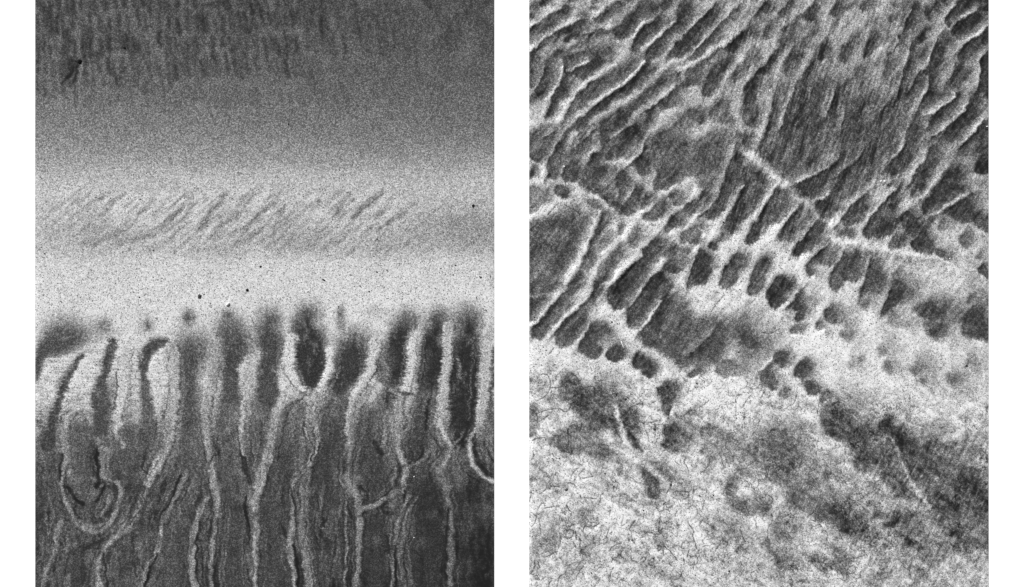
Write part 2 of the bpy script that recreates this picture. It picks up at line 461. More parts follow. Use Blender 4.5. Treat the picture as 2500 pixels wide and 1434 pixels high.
# pale crests running down between the fingers
G = 2.2
CREST = []
for s, w, t in (("306,850 302,900 300,960 286,1010 288,1050 300,1090", (26, 26, 22, 16, 12, 8), .70),
                ("420,850 426,945 416,1020 406,1080 386,1132 358,1182", (34, 32, 28, 26, 22, 16), .61),
                ("354,1205 340,1240 316,1290 282,1314 260,1330 246,1362 237,1400 246,1440", (13, 9, 8, 10, 9, 8, 9, 14), .55),
                ("520,860 516,930 502,990 500,1040 510,1100 521,1170 531,1222 535,1262", (34, 28, 20, 15, 17, 20, 17, 8), .56),
                ("508,1212 490,1250 476,1290 469,1340 470,1400 475,1440", (10, 13, 14, 14, 16, 16), .52), ("530,1240 522,1300 515,1380 516,1440", 8, .46),
                ("610,880 606,930 601,980 590,1030 592,1080 598,1130", (30, 26, 18, 12, 9, 6), .62),
                ("758,952 722,965 690,988 675,1012 668,1042 662,1082 650,1132 636,1172 623,1210 623,1262 626,1312 622,1380 620,1440", (7, 12, 15, 17, 18, 22, 26, 24, 17, 14, 13, 12, 12), .58),
                ("715,828 700,888 712,928 740,950 766,968", (32, 30, 26, 16, 10), .74),
                ("766,966 765,1010 776,1060 769,1092 756,1132 731,1152 712,1185 714,1230 720,1265 709,1300 708,1350 718,1400 722,1440", (9, 9, 12, 16, 14, 10, 6, 5, 6, 11, 12, 11, 9), .58),
                ("752,1150 742,1180 746,1220 738,1260 735,1300 746,1350 755,1440", (14, 22, 18, 12, 16, 16, 20), .44), ("752,980 747,1030 750,1080", 5, .55),
                ("806,856 802,905 786,945 768,966", (26, 24, 17, 13), .75), ("808,945 790,970", 5, .6),
                ("920,826 906,880 906,910 882,938 860,965 851,1002 848,1042 852,1082", (30, 24, 26, 20, 15, 10, 9, 9), .70),
                ("902,940 882,978 868,1012 862,1060 856,1100 848,1150 849,1172 866,1210 876,1242 880,1272 872,1332 870,1440", (15, 14, 9, 9, 9, 12, 12, 16, 18, 20, 20, 18), .48),
                ("847,1215 845,1300 846,1380 840,1440", 4, .55),
                ("872,1250 900,1238 940,1222 974,1196 990,1165 993,1140", (18, 14, 10, 9, 12, 10), .47),
                ("1012,820 1008,890 1000,935 985,965", (24, 30, 24, 16), .72), ("950,955 968,960 985,966", 8, .6),
                ("985,968 976,1010 969,1060 970,1092 981,1122 994,1146 988,1182 985,1202", (13, 12, 10, 10, 14, 14, 11, 9), .54), ("945,990 942,1040 935,1090", 5, .48), ("925,960 918,1000", 6, .42),
                ("1000,1212 985,1232 975,1262 968,1300 962,1342 960,1400 957,1440", (6, 5, 5, 6, 5, 5, 4), .54), ("1004,1235 988,1290 976,1342 984,1400 990,1440", 13, .38),
                ("1094,795 1091,880 1086,940 1076,1000 1070,1030 1086,1070 1101,1088 1096,1110 1080,1142 1072,1152", (24, 22, 26, 26, 20, 10, 8, 6, 6, 12), .66),
                ("1072,1150 1086,1200 1098,1232 1104,1292 1100,1352 1096,1440", (20, 18, 13, 15, 16, 16), .48),
                ("992,1146 1014,1136 1036,1116 1052,1094", 4, .45),
                ("1186,815 1184,900 1179,980 1175,1022 1160,1060 1146,1082 1146,1112 1160,1142 1180,1166 1206,1178", (28, 24, 24, 20, 14, 11, 9, 8, 8, 8), .66),
                ("1170,1075 1184,1120 1196,1130", 5, .4), ("1140,1050 1100,1095", 8, .4),
                ("160,1018 159,1080 161,1130 151,1165 149,1192 160,1220 171,1250 186,1275 206,1290 236,1296 262,1284 281,1258 291,1230 300,1200 296,1182 270,1176 246,1190", (14, 16, 16, 9, 6, 6, 10, 16, 22, 24, 16, 10, 7, 7, 12, 10, 7), .50),
                ("160,1040 170,1012 192,1000 212,1010", (12, 12, 10, 6), .66), ("276,1205 262,1240 250,1262", 6, .5),
                ("150,1272 140,1310 132,1350 115,1382 105,1440", (12, 14, 13, 10, 10), .48), ("186,1330 165,1345", 12, .45),
                ("436,1168 420,1222 402,1245 389,1265 396,1300 393,1342 376,1372 356,1410 344,1440", (4, 4, 3, 4, 7, 7, 5, 6, 6), .58), ("455,1150 432,1205 410,1250 398,1275", 13, .44),
                ("310,1275 290,1300", 14, .48), ("250,1110 252,1150 266,1165", (44, 40, 20), .47), ("168,1160 175,1150", 22, .5)):
    CREST.append(s); Pw = parse(s); yy = sum(b for a, b in Pw) / len(Pw)
    A.R(t + .06, s, np.array(w) * .95, soft=5.5, mott=1.9, h=(.25 if yy < 960 else .75) * G * (0.7 if t < .5 else 1.0), op=.86, halo=.24, edge=(0 if yy < 960 else .05), hw=6)
A.B(.55, 755, 1200, 12, .7); A.B(.52, 905, 1240, 14, .8, 10); A.B(.5, 876, 1168, 8, .8); A.B(.44, 1195, 1250, 34, .8, 28); A.B(.42, 1080, 1145, 22, .5); A.B(.4, 1145, 1385, 26, .4); A.B(.5, 560, 1115, 30, .3)
r1 = random.Random(8)
for s in CREST:
    pq = parse(s)
    if max(b for a, b in pq) < 960: continue
    for k in range(9):
        off = r1.choice((-1, 1)) * r1.uniform(4, 34); i0 = r1.randint(0, max(0, len(pq) - 4)); sub = pq[i0:i0 + r1.randint(3, 7)]
        if len(sub) < 2: continue
        lt = r1.random() < .55
        A.R((r1.uniform(.45, .58) if lt else .15), ' '.join('%f,%f' % (a + off + r1.uniform(-3, 3), b) for a, b in sub), r1.uniform(1.5, 3.6), soft=2.2, op=r1.uniform(.3, .75), h=(.6 if lt else -.6), mott=1.5)
for k in range(110):
    x = r1.uniform(92, 1200); y = r1.uniform(960, 1400); l = r1.uniform(25, 110)
    pp = ' '.join('%f,%f' % (x + r1.uniform(-5, 5) + i * r1.uniform(-4, 3), y + l * i / 4) for i in range(5))
    lt = r1.random() < .6
    A.R((.47 if lt else .17), pp, r1.uniform(2, 6), soft=2.5, op=r1.uniform(.25, .7), h=(.5 if lt else -.5), mott=1.6)
for k in range(60):
    x = r1.uniform(92, 1200); y = r1.uniform(1020, 1430)
    A.B(r1.choice((.2, .2, .46, .5)), x, y, r1.uniform(5, 20), r1.uniform(.2, .6), r1.uniform(4, 24))
# relief shade beside the crests, painted as black lines
for s, w, t in (("155,1106 147,1152 147,1176", 6, .08), ("232,1095 240,1145 241,1178 234,1192", 11, .12), ("165,1185 180,1212 202,1236", 10, .11), ("260,1182 246,1205 230,1224", 7, .12),
                ("438,1160 426,1195 416,1230 396,1252", 6, .08), ("394,1252 387,1275", 8, .1), ("350,1186 353,1230", 8, .12), ("332,1258 316,1282", 7, .14), ("386,1352 366,1395 350,1440", 7, .12),
                ("598,1212 600,1252 606,1290 607,1330", (7, 8, 5, 4), .09), ("606,1390 612,1440", 7, .12), ("584,1100 604,1160 606,1180", 13, .19), ("712,1195 722,1245 722,1262", 5, .13), ("716,1330 726,1380 728,1440", 9, .13),
                ("990,1202 984,1226", 8, .11), ("982,1234 974,1262", 6, .14), ("966,1332 966,1400 964,1440", 6, .12), ("1036,1096 1024,1120 1010,1126", 5, .12), ("1094,1240 1095,1290 1086,1340 1090,1440", 8, .13),
                ("488,1318 496,1380", 9, .18), ("172,1340 160,1400", 14, .2), ("252,1350 262,1434", 12, .18), ("1160,1060 1158,1110 1190,1160", 9, .16), ("1046,975 1040,1050", 18, .16), ("1138,1030 1130,1090", 22, .15), ("915,1080 930,1110", 26, .18),
                ("878,1190 890,1200", 20, .16), ("1060,1230 1078,1260", 20, .17), ("945,1310 950,1350", 18, .18), ("690,1290 700,1310", 20, .18), ("205,1340 250,1320", 20, .2)):
    A.R(t, s, w, soft=3, h=-1.3, op=.85)
A.B(.12, 1180, 1380, 70, .75, 110); A.B(.16, 1150, 1210, 40, .5, 50); A.B(.2, 1060, 1300, 60, .4, 80); A.B(.2, 800, 1120, 26, .5, 60); A.B(.22, 700, 1150, 22, .5, 50); A.B(.22, 920, 1390, 30, .4, 50)
A.R(.40, "1140,1370 1150,1395", 20, soft=10, op=.5)
A.T += 0.035 * fbm(341, X / 5, Y / 5, 2)

# ================================================================== second bed: sharp ridges, hollows and creeping trails
Bd = Bed(1292, 2414, -34, 1468, 1.6, 501, 3.0)
X, Y = Bd.X, Bd.Y
u = (X - 1292) / 1122; v = Y / 1434
# hollows end in a fringe combed down the slope
n1 = 8 * np.clip((2290 - X) / 90, .15, 1) * fbm(521, (X * .95 + Y * .30) / 2.8, (-X * .30 + Y * .95) / 34, 2) * np.clip((X - 1640) / 120, .1, 1) * np.clip((820 - Y) / 160, 0.1, 1)
n2 = 4 * fbm(525, (X * .82 + Y * .57) / 3.8, (-X * .57 + Y * .82) / 30, 2)
Bd.Wx = Bd.Wx - .30 * n1 - .57 * n2; Bd.Wy = Bd.Wy + .95 * n1 + .82 * n2
# diagonal pale belts of the lower half, greyer upper half
base = np.interp(Y + (X - 1850) * -0.28, [-300, 0, 250, 400, 470, 560, 700, 900, 1100, 1400, 1700], [.58, .61, .64, .69, .75, .78, .81, .80, .74, .71, .69])
base += np.interp(X, [1292, 1900, 2414], [.02, .01, -.05]) + np.interp(Y, [-40, 700, 850, 1000, 1200, 1300, 1434], [0, 0, 0, -.0, -.02, -.03, -.02]) * np.interp(X, [1292, 1700, 2200, 2414], [-1, 0, 1.5, 3])
Bd.T = base + 0.0
Bd.T += 0.07 * fbm(611, X / 34, Y / 34, 3)
lower = np.clip((Y - 840 - (X - 1292) * .12) / 90, 0, 1)
Bd.T -= 0.20 * lower * np.clip(fbm(615, (X * .8 + Y * .6) / 48, (-X * .6 + Y * .8) / 30, 4) * 1.5 - .08, 0, .7)
Bd.T += .03 * lower
P, R, Bl, T = Bd.P, Bd.R, Bd.B, Bd.tile
H, GR = -1.6, 2.0


def hollows(rows, soft=3.6, op=1.0, h=H):
    for t, s in rows: P(t, s, soft, op, h=h)


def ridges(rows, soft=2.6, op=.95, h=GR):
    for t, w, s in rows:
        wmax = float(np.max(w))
        R(t + (.05 if wmax < 45 else .03), s, w, soft=soft if wmax < 34 else 4.5 if wmax < 48 else 10, op=op if wmax < 48 else .72, h=h * (.85 if wmax < 45 else .5), hw=9.0, halo=.12, mott=1.1, crest_shade=.85 if wmax < 45 else .4)


T(1285, 0, 3.984)
Bl(.70, 1180, 1060, 200, .7); Bl(.70, 180, 1190, 170, .7); Bl(.68, 700, 300, 160, .5)
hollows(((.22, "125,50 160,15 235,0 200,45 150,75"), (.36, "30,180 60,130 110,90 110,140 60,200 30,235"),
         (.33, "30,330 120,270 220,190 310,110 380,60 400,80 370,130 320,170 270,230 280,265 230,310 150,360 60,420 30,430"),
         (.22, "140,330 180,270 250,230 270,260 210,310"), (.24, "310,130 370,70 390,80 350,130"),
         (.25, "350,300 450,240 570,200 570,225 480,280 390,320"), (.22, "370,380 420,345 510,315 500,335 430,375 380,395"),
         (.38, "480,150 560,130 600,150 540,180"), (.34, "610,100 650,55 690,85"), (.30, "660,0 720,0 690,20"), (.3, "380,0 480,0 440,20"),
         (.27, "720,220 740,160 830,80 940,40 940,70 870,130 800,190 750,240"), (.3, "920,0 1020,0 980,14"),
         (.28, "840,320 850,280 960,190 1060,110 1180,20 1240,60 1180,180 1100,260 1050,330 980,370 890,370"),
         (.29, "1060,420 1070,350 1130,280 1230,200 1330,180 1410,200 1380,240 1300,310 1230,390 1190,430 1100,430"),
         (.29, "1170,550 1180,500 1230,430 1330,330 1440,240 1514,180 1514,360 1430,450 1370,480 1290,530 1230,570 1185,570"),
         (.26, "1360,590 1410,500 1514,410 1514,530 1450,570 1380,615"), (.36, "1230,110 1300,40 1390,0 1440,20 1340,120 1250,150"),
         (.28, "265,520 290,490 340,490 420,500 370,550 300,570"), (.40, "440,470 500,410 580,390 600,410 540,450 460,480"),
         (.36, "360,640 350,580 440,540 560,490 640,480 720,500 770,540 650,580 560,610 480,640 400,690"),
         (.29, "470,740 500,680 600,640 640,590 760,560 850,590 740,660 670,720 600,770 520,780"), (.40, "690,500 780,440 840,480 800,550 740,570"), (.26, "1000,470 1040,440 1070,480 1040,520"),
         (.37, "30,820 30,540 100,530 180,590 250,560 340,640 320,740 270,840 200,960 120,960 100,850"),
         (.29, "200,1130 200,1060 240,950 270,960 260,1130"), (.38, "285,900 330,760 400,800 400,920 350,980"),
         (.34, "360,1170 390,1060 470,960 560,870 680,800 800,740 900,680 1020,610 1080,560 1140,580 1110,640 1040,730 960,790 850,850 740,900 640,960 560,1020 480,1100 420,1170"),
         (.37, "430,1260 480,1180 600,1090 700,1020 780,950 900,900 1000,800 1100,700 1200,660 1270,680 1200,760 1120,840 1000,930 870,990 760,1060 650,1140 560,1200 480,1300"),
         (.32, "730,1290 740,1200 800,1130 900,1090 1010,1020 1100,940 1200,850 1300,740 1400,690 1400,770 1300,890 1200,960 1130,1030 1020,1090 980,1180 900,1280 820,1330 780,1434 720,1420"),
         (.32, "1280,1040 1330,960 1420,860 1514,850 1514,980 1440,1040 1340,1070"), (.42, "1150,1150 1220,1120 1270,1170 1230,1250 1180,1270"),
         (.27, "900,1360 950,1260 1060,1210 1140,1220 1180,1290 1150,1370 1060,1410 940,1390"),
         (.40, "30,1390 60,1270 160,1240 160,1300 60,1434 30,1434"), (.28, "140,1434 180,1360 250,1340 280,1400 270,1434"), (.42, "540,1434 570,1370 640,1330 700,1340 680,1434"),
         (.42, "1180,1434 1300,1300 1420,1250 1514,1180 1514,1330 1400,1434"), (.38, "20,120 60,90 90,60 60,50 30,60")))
Bl(.5, 790, 850, 90, .6); Bl(.25, 680, 590, 60, .6); Bl(.27, 1250, 250, 70, .6); Bl(.25, 1040, 210, 60, .5)
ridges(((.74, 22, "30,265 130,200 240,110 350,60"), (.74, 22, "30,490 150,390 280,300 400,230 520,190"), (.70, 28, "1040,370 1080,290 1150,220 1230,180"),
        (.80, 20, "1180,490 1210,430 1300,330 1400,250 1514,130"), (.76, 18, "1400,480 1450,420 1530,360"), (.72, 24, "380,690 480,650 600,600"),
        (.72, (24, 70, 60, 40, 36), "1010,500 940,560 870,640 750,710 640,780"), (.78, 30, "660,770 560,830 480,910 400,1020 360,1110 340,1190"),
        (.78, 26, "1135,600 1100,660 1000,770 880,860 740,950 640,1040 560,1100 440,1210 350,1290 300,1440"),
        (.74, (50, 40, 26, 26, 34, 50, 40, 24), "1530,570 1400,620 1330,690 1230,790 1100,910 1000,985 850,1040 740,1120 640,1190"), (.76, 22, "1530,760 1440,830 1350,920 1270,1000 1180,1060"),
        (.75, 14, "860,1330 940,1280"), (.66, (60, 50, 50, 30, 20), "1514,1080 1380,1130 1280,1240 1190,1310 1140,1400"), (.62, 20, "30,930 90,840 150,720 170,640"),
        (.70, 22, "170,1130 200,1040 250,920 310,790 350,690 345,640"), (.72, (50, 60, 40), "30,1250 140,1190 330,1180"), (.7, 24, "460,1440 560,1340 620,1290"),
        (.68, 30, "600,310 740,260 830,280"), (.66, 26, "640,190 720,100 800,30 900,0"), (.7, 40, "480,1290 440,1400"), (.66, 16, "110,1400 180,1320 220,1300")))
T(1660, 0, 3.984)
P(.39, "850,880 1000,760 1150,800 1300,850 1514,880 1514,1434 1000,1434 880,1300 800,1200 850,1000", 26, .85, h=-.6)
Bl(.72, 110, 930, 110, .8)
hollows(((.30, "0,340 0,90 50,20 80,0 150,120 120,230 60,310"), (.27, "0,550 0,400 100,290 190,200 290,90 380,100 360,170 320,260 200,390 120,480 40,550"),
         (.27, "90,590 110,540 220,430 330,300 420,290 420,350 330,420 250,510 180,580 120,610"), (.29, "480,500 480,450 540,400 575,400 540,490 510,520"),
         (.38, "560,370 600,310 680,280 700,340 640,410 580,400"), (.34, "800,120 810,70 870,20 900,20 890,70 840,125"), (.31, "960,190 1000,100 1080,20 1110,60 1060,110 990,180"),
         (.37, "810,370 830,300 900,240 910,290 880,360 830,390"), (.35, "860,640 910,470 980,400 1060,300 1090,310 1060,400 1040,500 960,540 920,600 880,660 820,720 800,680"),
         (.36, "60,830 100,760 170,690 230,710 190,800 140,825"), (.29, "230,900 260,790 310,700 350,640 480,560 500,640 460,740 410,850 360,900 280,950 240,930"),
         (.40, "510,740 540,680 600,690 590,760 540,810"), (.41, "610,640 640,570 700,500 740,560 710,640 640,690"),
         (.35, "620,980 640,880 680,800 740,740 780,760 740,860 740,1000 780,1100 760,1200 700,1250 620,1180 610,1080"), (.41, "280,1110 340,1050 430,970 490,1000 480,1100 520,1200 420,1200 330,1180"),
         (.38, "80,1080 150,1050 240,1100 240,1180 180,1220 110,1150"), (.33, "1020,710 1030,640 1080,570 1180,530 1190,560 1140,640 1060,760"), (.38, "1160,450 1230,390 1260,420 1220,480"),
         (.38, "1195,840 1220,730 1260,660 1280,740 1250,860"), (.31, "1350,580 1360,500 1400,420 1440,460 1410,560 1370,590"), (.31, "870,1180 880,1080 930,1000 950,1040 930,1160"),
         (.28, "1200,180 1250,130 1330,160 1290,200"), (.3, "1460,160 1500,60 1514,40 1514,150"), (.3, "1270,100 1300,20 1330,10 1310,80"), (.33, "1230,380 1290,300 1350,290 1300,360"),
         (.44, "0,1200 90,1180 60,1290 0,1330"), (.46, "200,1400 300,1300 420,1300 400,1434 240,1434"), (.42, "570,1434 640,1330 740,1330 720,1434"), (.32, "1000,1200 1040,1060 1130,920 1150,980 1090,1140")))
Bl(.23, 1370, 1000, 90, .8, 130); Bl(.3, 1040, 1350, 90, .5); Bl(.55, 1200, 1110, 70, .6); Bl(.66, 540, 1050, 55, .7, 90)
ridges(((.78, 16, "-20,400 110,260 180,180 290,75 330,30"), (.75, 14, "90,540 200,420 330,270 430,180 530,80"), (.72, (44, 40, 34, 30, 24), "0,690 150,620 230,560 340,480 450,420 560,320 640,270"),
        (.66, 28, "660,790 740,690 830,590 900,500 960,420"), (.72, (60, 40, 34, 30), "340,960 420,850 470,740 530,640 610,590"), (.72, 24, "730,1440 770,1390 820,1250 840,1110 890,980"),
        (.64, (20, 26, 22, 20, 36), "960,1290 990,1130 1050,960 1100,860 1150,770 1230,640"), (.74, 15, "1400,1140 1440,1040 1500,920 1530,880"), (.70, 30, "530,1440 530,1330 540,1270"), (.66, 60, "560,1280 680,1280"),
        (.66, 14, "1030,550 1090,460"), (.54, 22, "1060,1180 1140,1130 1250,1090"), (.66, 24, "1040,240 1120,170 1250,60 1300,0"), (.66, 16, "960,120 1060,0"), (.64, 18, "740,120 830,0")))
R(.30, "460,970 480,1080 530,1190 545,1280", 9, soft=3, op=.8, h=-1)
R(.36, "490,680 600,650 800,640", 6, soft=2, op=.6, h=-.6)
T(2035, 0, 3.984)
P(.40, "0,900 200,900 500,1000 600,1050 560,1434 0,1434", 22, .8, h=-.5)
Bl(.66, 1340, 880, 90, .8); Bl(.68, 980, 1380, 80, .8)
hollows(((.32, "0,150 20,60 80,10 100,40 60,110"), (.4, "130,110 160,40 240,20 200,90"), (.34, "250,90 290,30 370,20 340,80 290,100"),
         (.27, "720,60 760,40 780,100 740,200 690,280 670,330 640,290 670,220"), (.34, "600,440 620,360 670,320 660,400 630,480"), (.32, "740,230 790,180 820,200 800,270 750,270"),
         (.27, "890,80 930,60 970,110 960,200 930,220 900,160"), (.24, "970,60 1010,10 1060,30 1060,120 1010,140"), (.2, "1060,0 1150,0 1120,60 1080,40"), (.36, "570,60 600,20 630,40 600,80"), (.42, "520,200 560,150 600,170 560,220"),
         (.21, "1070,240 1080,150 1110,90 1180,50 1240,0 1380,0 1380,70 1300,110 1220,180 1170,240 1110,290"), (.21, "1410,60 1430,0 1514,0 1514,120 1440,100"),
         (.19, "1130,320 1180,260 1280,180 1380,110 1460,140 1490,210 1440,280 1370,330 1280,370 1230,390 1170,350"),
         (.31, "1250,480 1280,430 1370,430 1400,380 1470,300 1514,280 1514,430 1440,450 1420,540 1380,580 1330,540 1280,500"), (.2, "1240,570 1280,540 1290,595"), (.21, "1430,380 1470,300 1514,280 1514,420 1470,440"),
         (.24, "1420,600 1440,540 1514,500 1514,690 1470,690"), (.24, "1400,880 1420,760 1470,710 1514,690 1514,930 1460,920"), (.32, "1250,740 1290,690 1330,720 1310,790 1260,790"), (.44, "1310,800 1340,690 1400,760 1380,830"),
         (.32, "1090,400 1120,390 1180,420 1120,440"), (.29, "1020,530 1050,460 1090,450 1090,500 1040,550"), (.24, "810,410 840,350 900,290 920,300 880,380 850,430"),
         (.37, "780,490 810,460 850,520 870,580 840,580"), (.27, "860,560 880,510 930,460 940,520 890,580"), (.27, "910,760 920,660 960,580 1020,570 1010,620 980,690 960,800 930,840"), (.44, "1010,720 1050,640 1100,600 1060,720"),
         (.27, "1080,920 1090,840 1140,740 1190,640 1250,660 1230,760 1240,840 1200,900 1140,950 1100,980"), (.31, "300,540 330,430 390,330 440,330 440,400 380,480 320,560"),
         (.35, "60,600 70,520 110,440 200,380 250,360 210,450 150,520 120,600 90,630"), (.42, "210,720 230,640 300,650 320,750 260,780"), (.42, "260,330 310,250 400,170 410,190 340,270"), (.4, "390,620 430,580 450,630 410,650"),
         (.32, "480,700 510,620 550,530 600,570 560,680 530,780 490,790"), (.38, "560,800 600,720 680,650 680,700 620,800 570,850"), (.36, "460,400 520,350 540,390 500,420"),
         (.32, "620,950 650,860 700,730 780,560 770,680 700,820 760,870 800,780 880,740 890,860 830,950 750,1000 670,970"), (.29, "810,1090 840,1010 920,900 1020,860 1070,880 1050,980 1000,1060 930,1090 850,1120"),
         (.25, "910,1230 920,1160 1000,1080 1120,990 1220,980 1240,1050 1160,1150 1080,1230 1010,1270 950,1310"), (.23, "1080,1350 1090,1270 1180,1170 1290,1060 1330,930 1380,950 1410,1030 1440,1110 1380,1220 1300,1300 1230,1370 1150,1380"),
         (.23, "1270,1434 1350,1330 1440,1210 1514,1150 1514,1390 1460,1434"), (.29, "380,1280 420,1170 470,1180 440,1290 400,1320"), (.29, "690,1400 720,1300 780,1230 850,1290 800,1400 740,1434"), (.3, "150,1400 250,1230 320,1260 240,1400")))
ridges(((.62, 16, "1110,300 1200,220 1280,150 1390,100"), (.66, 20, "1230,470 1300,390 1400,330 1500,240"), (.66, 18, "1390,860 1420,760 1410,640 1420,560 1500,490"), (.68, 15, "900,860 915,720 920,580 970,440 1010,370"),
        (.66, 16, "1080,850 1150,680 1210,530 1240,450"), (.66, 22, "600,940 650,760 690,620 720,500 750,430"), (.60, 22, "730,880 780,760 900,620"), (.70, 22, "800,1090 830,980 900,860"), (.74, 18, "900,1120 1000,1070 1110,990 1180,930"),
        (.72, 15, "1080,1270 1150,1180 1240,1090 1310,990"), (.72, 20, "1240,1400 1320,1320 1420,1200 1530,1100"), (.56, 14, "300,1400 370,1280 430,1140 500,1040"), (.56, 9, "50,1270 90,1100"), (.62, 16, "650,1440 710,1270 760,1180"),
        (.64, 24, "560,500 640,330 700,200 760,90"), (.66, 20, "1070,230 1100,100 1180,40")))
Bd.broad = .24
T(2035, 0, 3.984)
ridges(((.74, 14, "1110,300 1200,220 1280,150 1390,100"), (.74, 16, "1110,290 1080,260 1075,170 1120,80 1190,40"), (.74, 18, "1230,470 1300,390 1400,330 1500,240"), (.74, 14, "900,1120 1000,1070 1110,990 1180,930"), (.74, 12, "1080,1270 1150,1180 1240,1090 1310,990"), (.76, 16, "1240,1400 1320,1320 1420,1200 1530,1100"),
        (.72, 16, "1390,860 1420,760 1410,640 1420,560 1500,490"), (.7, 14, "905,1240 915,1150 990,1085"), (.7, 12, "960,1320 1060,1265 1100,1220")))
T(0, 0, 1.0)
P(.36, "1880,230 1960,205 2050,222 2140,258 2195,300 2190,350 2140,395 2060,435 1990,440 1930,425 1895,395 1868,330", 18, .75)
Bl(.25, 2010, 250, 38, .75, 60); Bl(.29, 2060, 350, 60, .6); Bl(.3, 1960, 380, 50, .5); Bl(.28, 2140, 360, 36, .5)
rf = random.Random(21)
for k in range(230):
    x, y = rf.uniform(1850, 2240), rf.uniform(190, 430)
    an = math.radians(100 + (x - 1880) / 330 * 24 + rf.uniform(-4, 4)); l = rf.uniform(18, 62)
    lt = rf.random() < .5
    R((rf.uniform(.48, .66) if lt else .2), '%f,%f %f,%f %f,%f' % (x, y, x + math.cos(an) * l * .5 + rf.uniform(-1, 1), y + math.sin(an) * l * .5, x + math.cos(an) * l, y + math.sin(an) * l), rf.uniform(1.4, 3.4), soft=2, op=rf.uniform(.25, .6), h=(.4 if lt else -.4))
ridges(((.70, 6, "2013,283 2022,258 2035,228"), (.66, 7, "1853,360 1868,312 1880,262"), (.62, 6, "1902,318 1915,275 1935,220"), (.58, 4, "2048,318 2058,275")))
T(1285, 350, 3.984)
for x, y, r in ((820, 660, 90), (1010, 770, 130), (420, 560, 80), (300, 360, 60), (1300, 840, 90), (850, 830, 90), (1440, 950, 60)): Bl(.86, x, y, r, .6)
P(.37, "30,810 200,720 400,660 520,680 640,760 640,830 600,910 540,1020 520,1080 450,1180 300,1300 160,1430 30,1434", 14, .92, h=-1.0)
Bl(.50, 200, 880, 80, .6); Bl(.34, 590, 790, 60, .7); Bl(.36, 480, 900, 60, .5); Bl(.36, 340, 1100, 60, .5); Bl(.5, 120, 1220, 70, .5); Bl(.36, 100, 980, 60, .5)
P(.42, "550,250 720,200 870,240 940,290 1020,330 1030,420 960,540 880,600 800,590 700,500 600,480 540,420", 9, .9, h=-.8)
hollows(((.40, "30,0 280,0 180,200 130,180 60,160 30,120"), (.36, "190,300 200,170 270,60 330,30 390,80 370,180 320,270 240,350"), (.36, "30,330 40,270 90,240 110,310 70,340"),
         (.34, "345,310 380,220 450,180 510,160 510,280 520,380 420,390 370,370"), (.40, "540,30 600,20 620,130 560,130"), (.33, "640,150 660,90 720,100 720,200 670,220"),
         (.32, "880,280 950,290 1020,360 1010,460 950,540 910,480"), (.36, "740,0 1140,0 1110,90 1000,160 860,180 740,120"), (.36, "1090,280 1080,200 1120,130 1200,80 1230,200 1180,300 1130,320"),
         (.35, "1220,200 1260,60 1350,0 1514,0 1514,360 1420,400 1360,460 1260,440 1220,400 1300,300"), (.39, "930,650 950,590 1010,520 1060,440 1130,430 1210,480 1210,560 1130,640 1060,670 980,710"),
         (.29, "1120,600 1150,540 1200,490 1210,530 1160,600"), (.40, "1130,740 1170,690 1220,640 1270,570 1340,560 1380,620 1300,720 1230,770"), (.41, "1380,520 1400,480 1514,460 1514,600 1450,610"),
         (.29, "1340,860 1370,780 1430,710 1514,690 1514,770 1430,820 1370,880"), (.37, "260,440 330,400 400,470 410,520 360,540 310,490"), (.50, "30,480 60,420 170,440 260,500 200,560 120,640 40,700"), (.40, "580,560 640,540 740,620 690,650"),
         (.35, "620,960 640,870 700,770 740,740 750,820 720,900 660,980"), (.50, "640,1050 700,950 790,900 850,930 790,1000 680,1080"), (.42, "890,880 910,810 950,780 930,860 910,900"),
         (.31, "405,1400 430,1340 510,1260 550,1300 490,1380 470,1434 400,1434"), (.48, "530,1180 540,1110 610,1060 670,1100 650,1180 570,1230"), (.37, "700,1330 710,1230 770,1120 860,1030 950,1020 990,1090 920,1180 850,1270 780,1340"),
         (.44, "980,960 1010,890 1060,850 1110,910 1120,960 1070,1030 1020,1010"), (.34, "1120,1080 1150,990 1240,910 1320,920 1370,1010 1370,1080 1300,1110 1290,1170 1220,1180 1150,1110"),
         (.31, "880,1434 900,1360 980,1240 1080,1160 1200,1170 1210,1250 1120,1380 1080,1434"), (.33, "1350,1200 1390,1060 1450,990 1514,1030 1514,1240 1420,1280"), (.34, "1130,1434 1200,1360 1300,1250 1380,1300 1420,1434"), (.36, "210,310 270,290 280,340 240,355")))
ridges(((.66, 20, "185,310 200,150 260,60 300,0"), (.72, 18, "770,420 860,330"), (.6, 20, "880,560 900,470 890,440"), (.78, (30, 44, 50, 60, 60, 50), "720,190 860,185 960,205 1050,275 1110,350 1210,440"), (.70, 18, "1000,200 1110,80 1140,10"),
        (.70, 20, "940,600 1000,510 1050,430"), (.78, 36, "380,1420 480,1240 560,1060 610,920 670,770 720,680"), (.80, (30, 44, 40, 40, 50, 60), "600,1440 700,1230 790,1090 860,1000 960,910 1030,810"),
        (.78, 28, "800,1380 900,1280 1000,1170 1110,1100 1130,1010 1230,910"), (.76, 22, "1110,1440 1180,1330 1290,1230 1360,1150"), (.78, (20, 40, 30), "620,480 700,530 800,610"), (.70, 30, "610,140 650,60 700,70")))
T(1660, 350, 3.984)
for x, y, r in ((100, 720, 80), (330, 830, 110), (600, 960, 120), (900, 1010, 150), (1150, 1220, 130), (560, 740, 50), (780, 120, 80), (900, 300, 70), (1230, 600, 60)): Bl(.87, x, y, r, .65)
P(.37, "0,0 510,0 520,40 480,140 430,290 380,420 300,440 240,470 180,380 130,320 60,320 0,360", 10, .95, h=-1)
P(.38, "740,40 780,0 1514,0 1514,140 1430,220 1310,290 1200,350 1080,370 1000,340 950,250 870,180 780,120", 10, .95, h=-1)
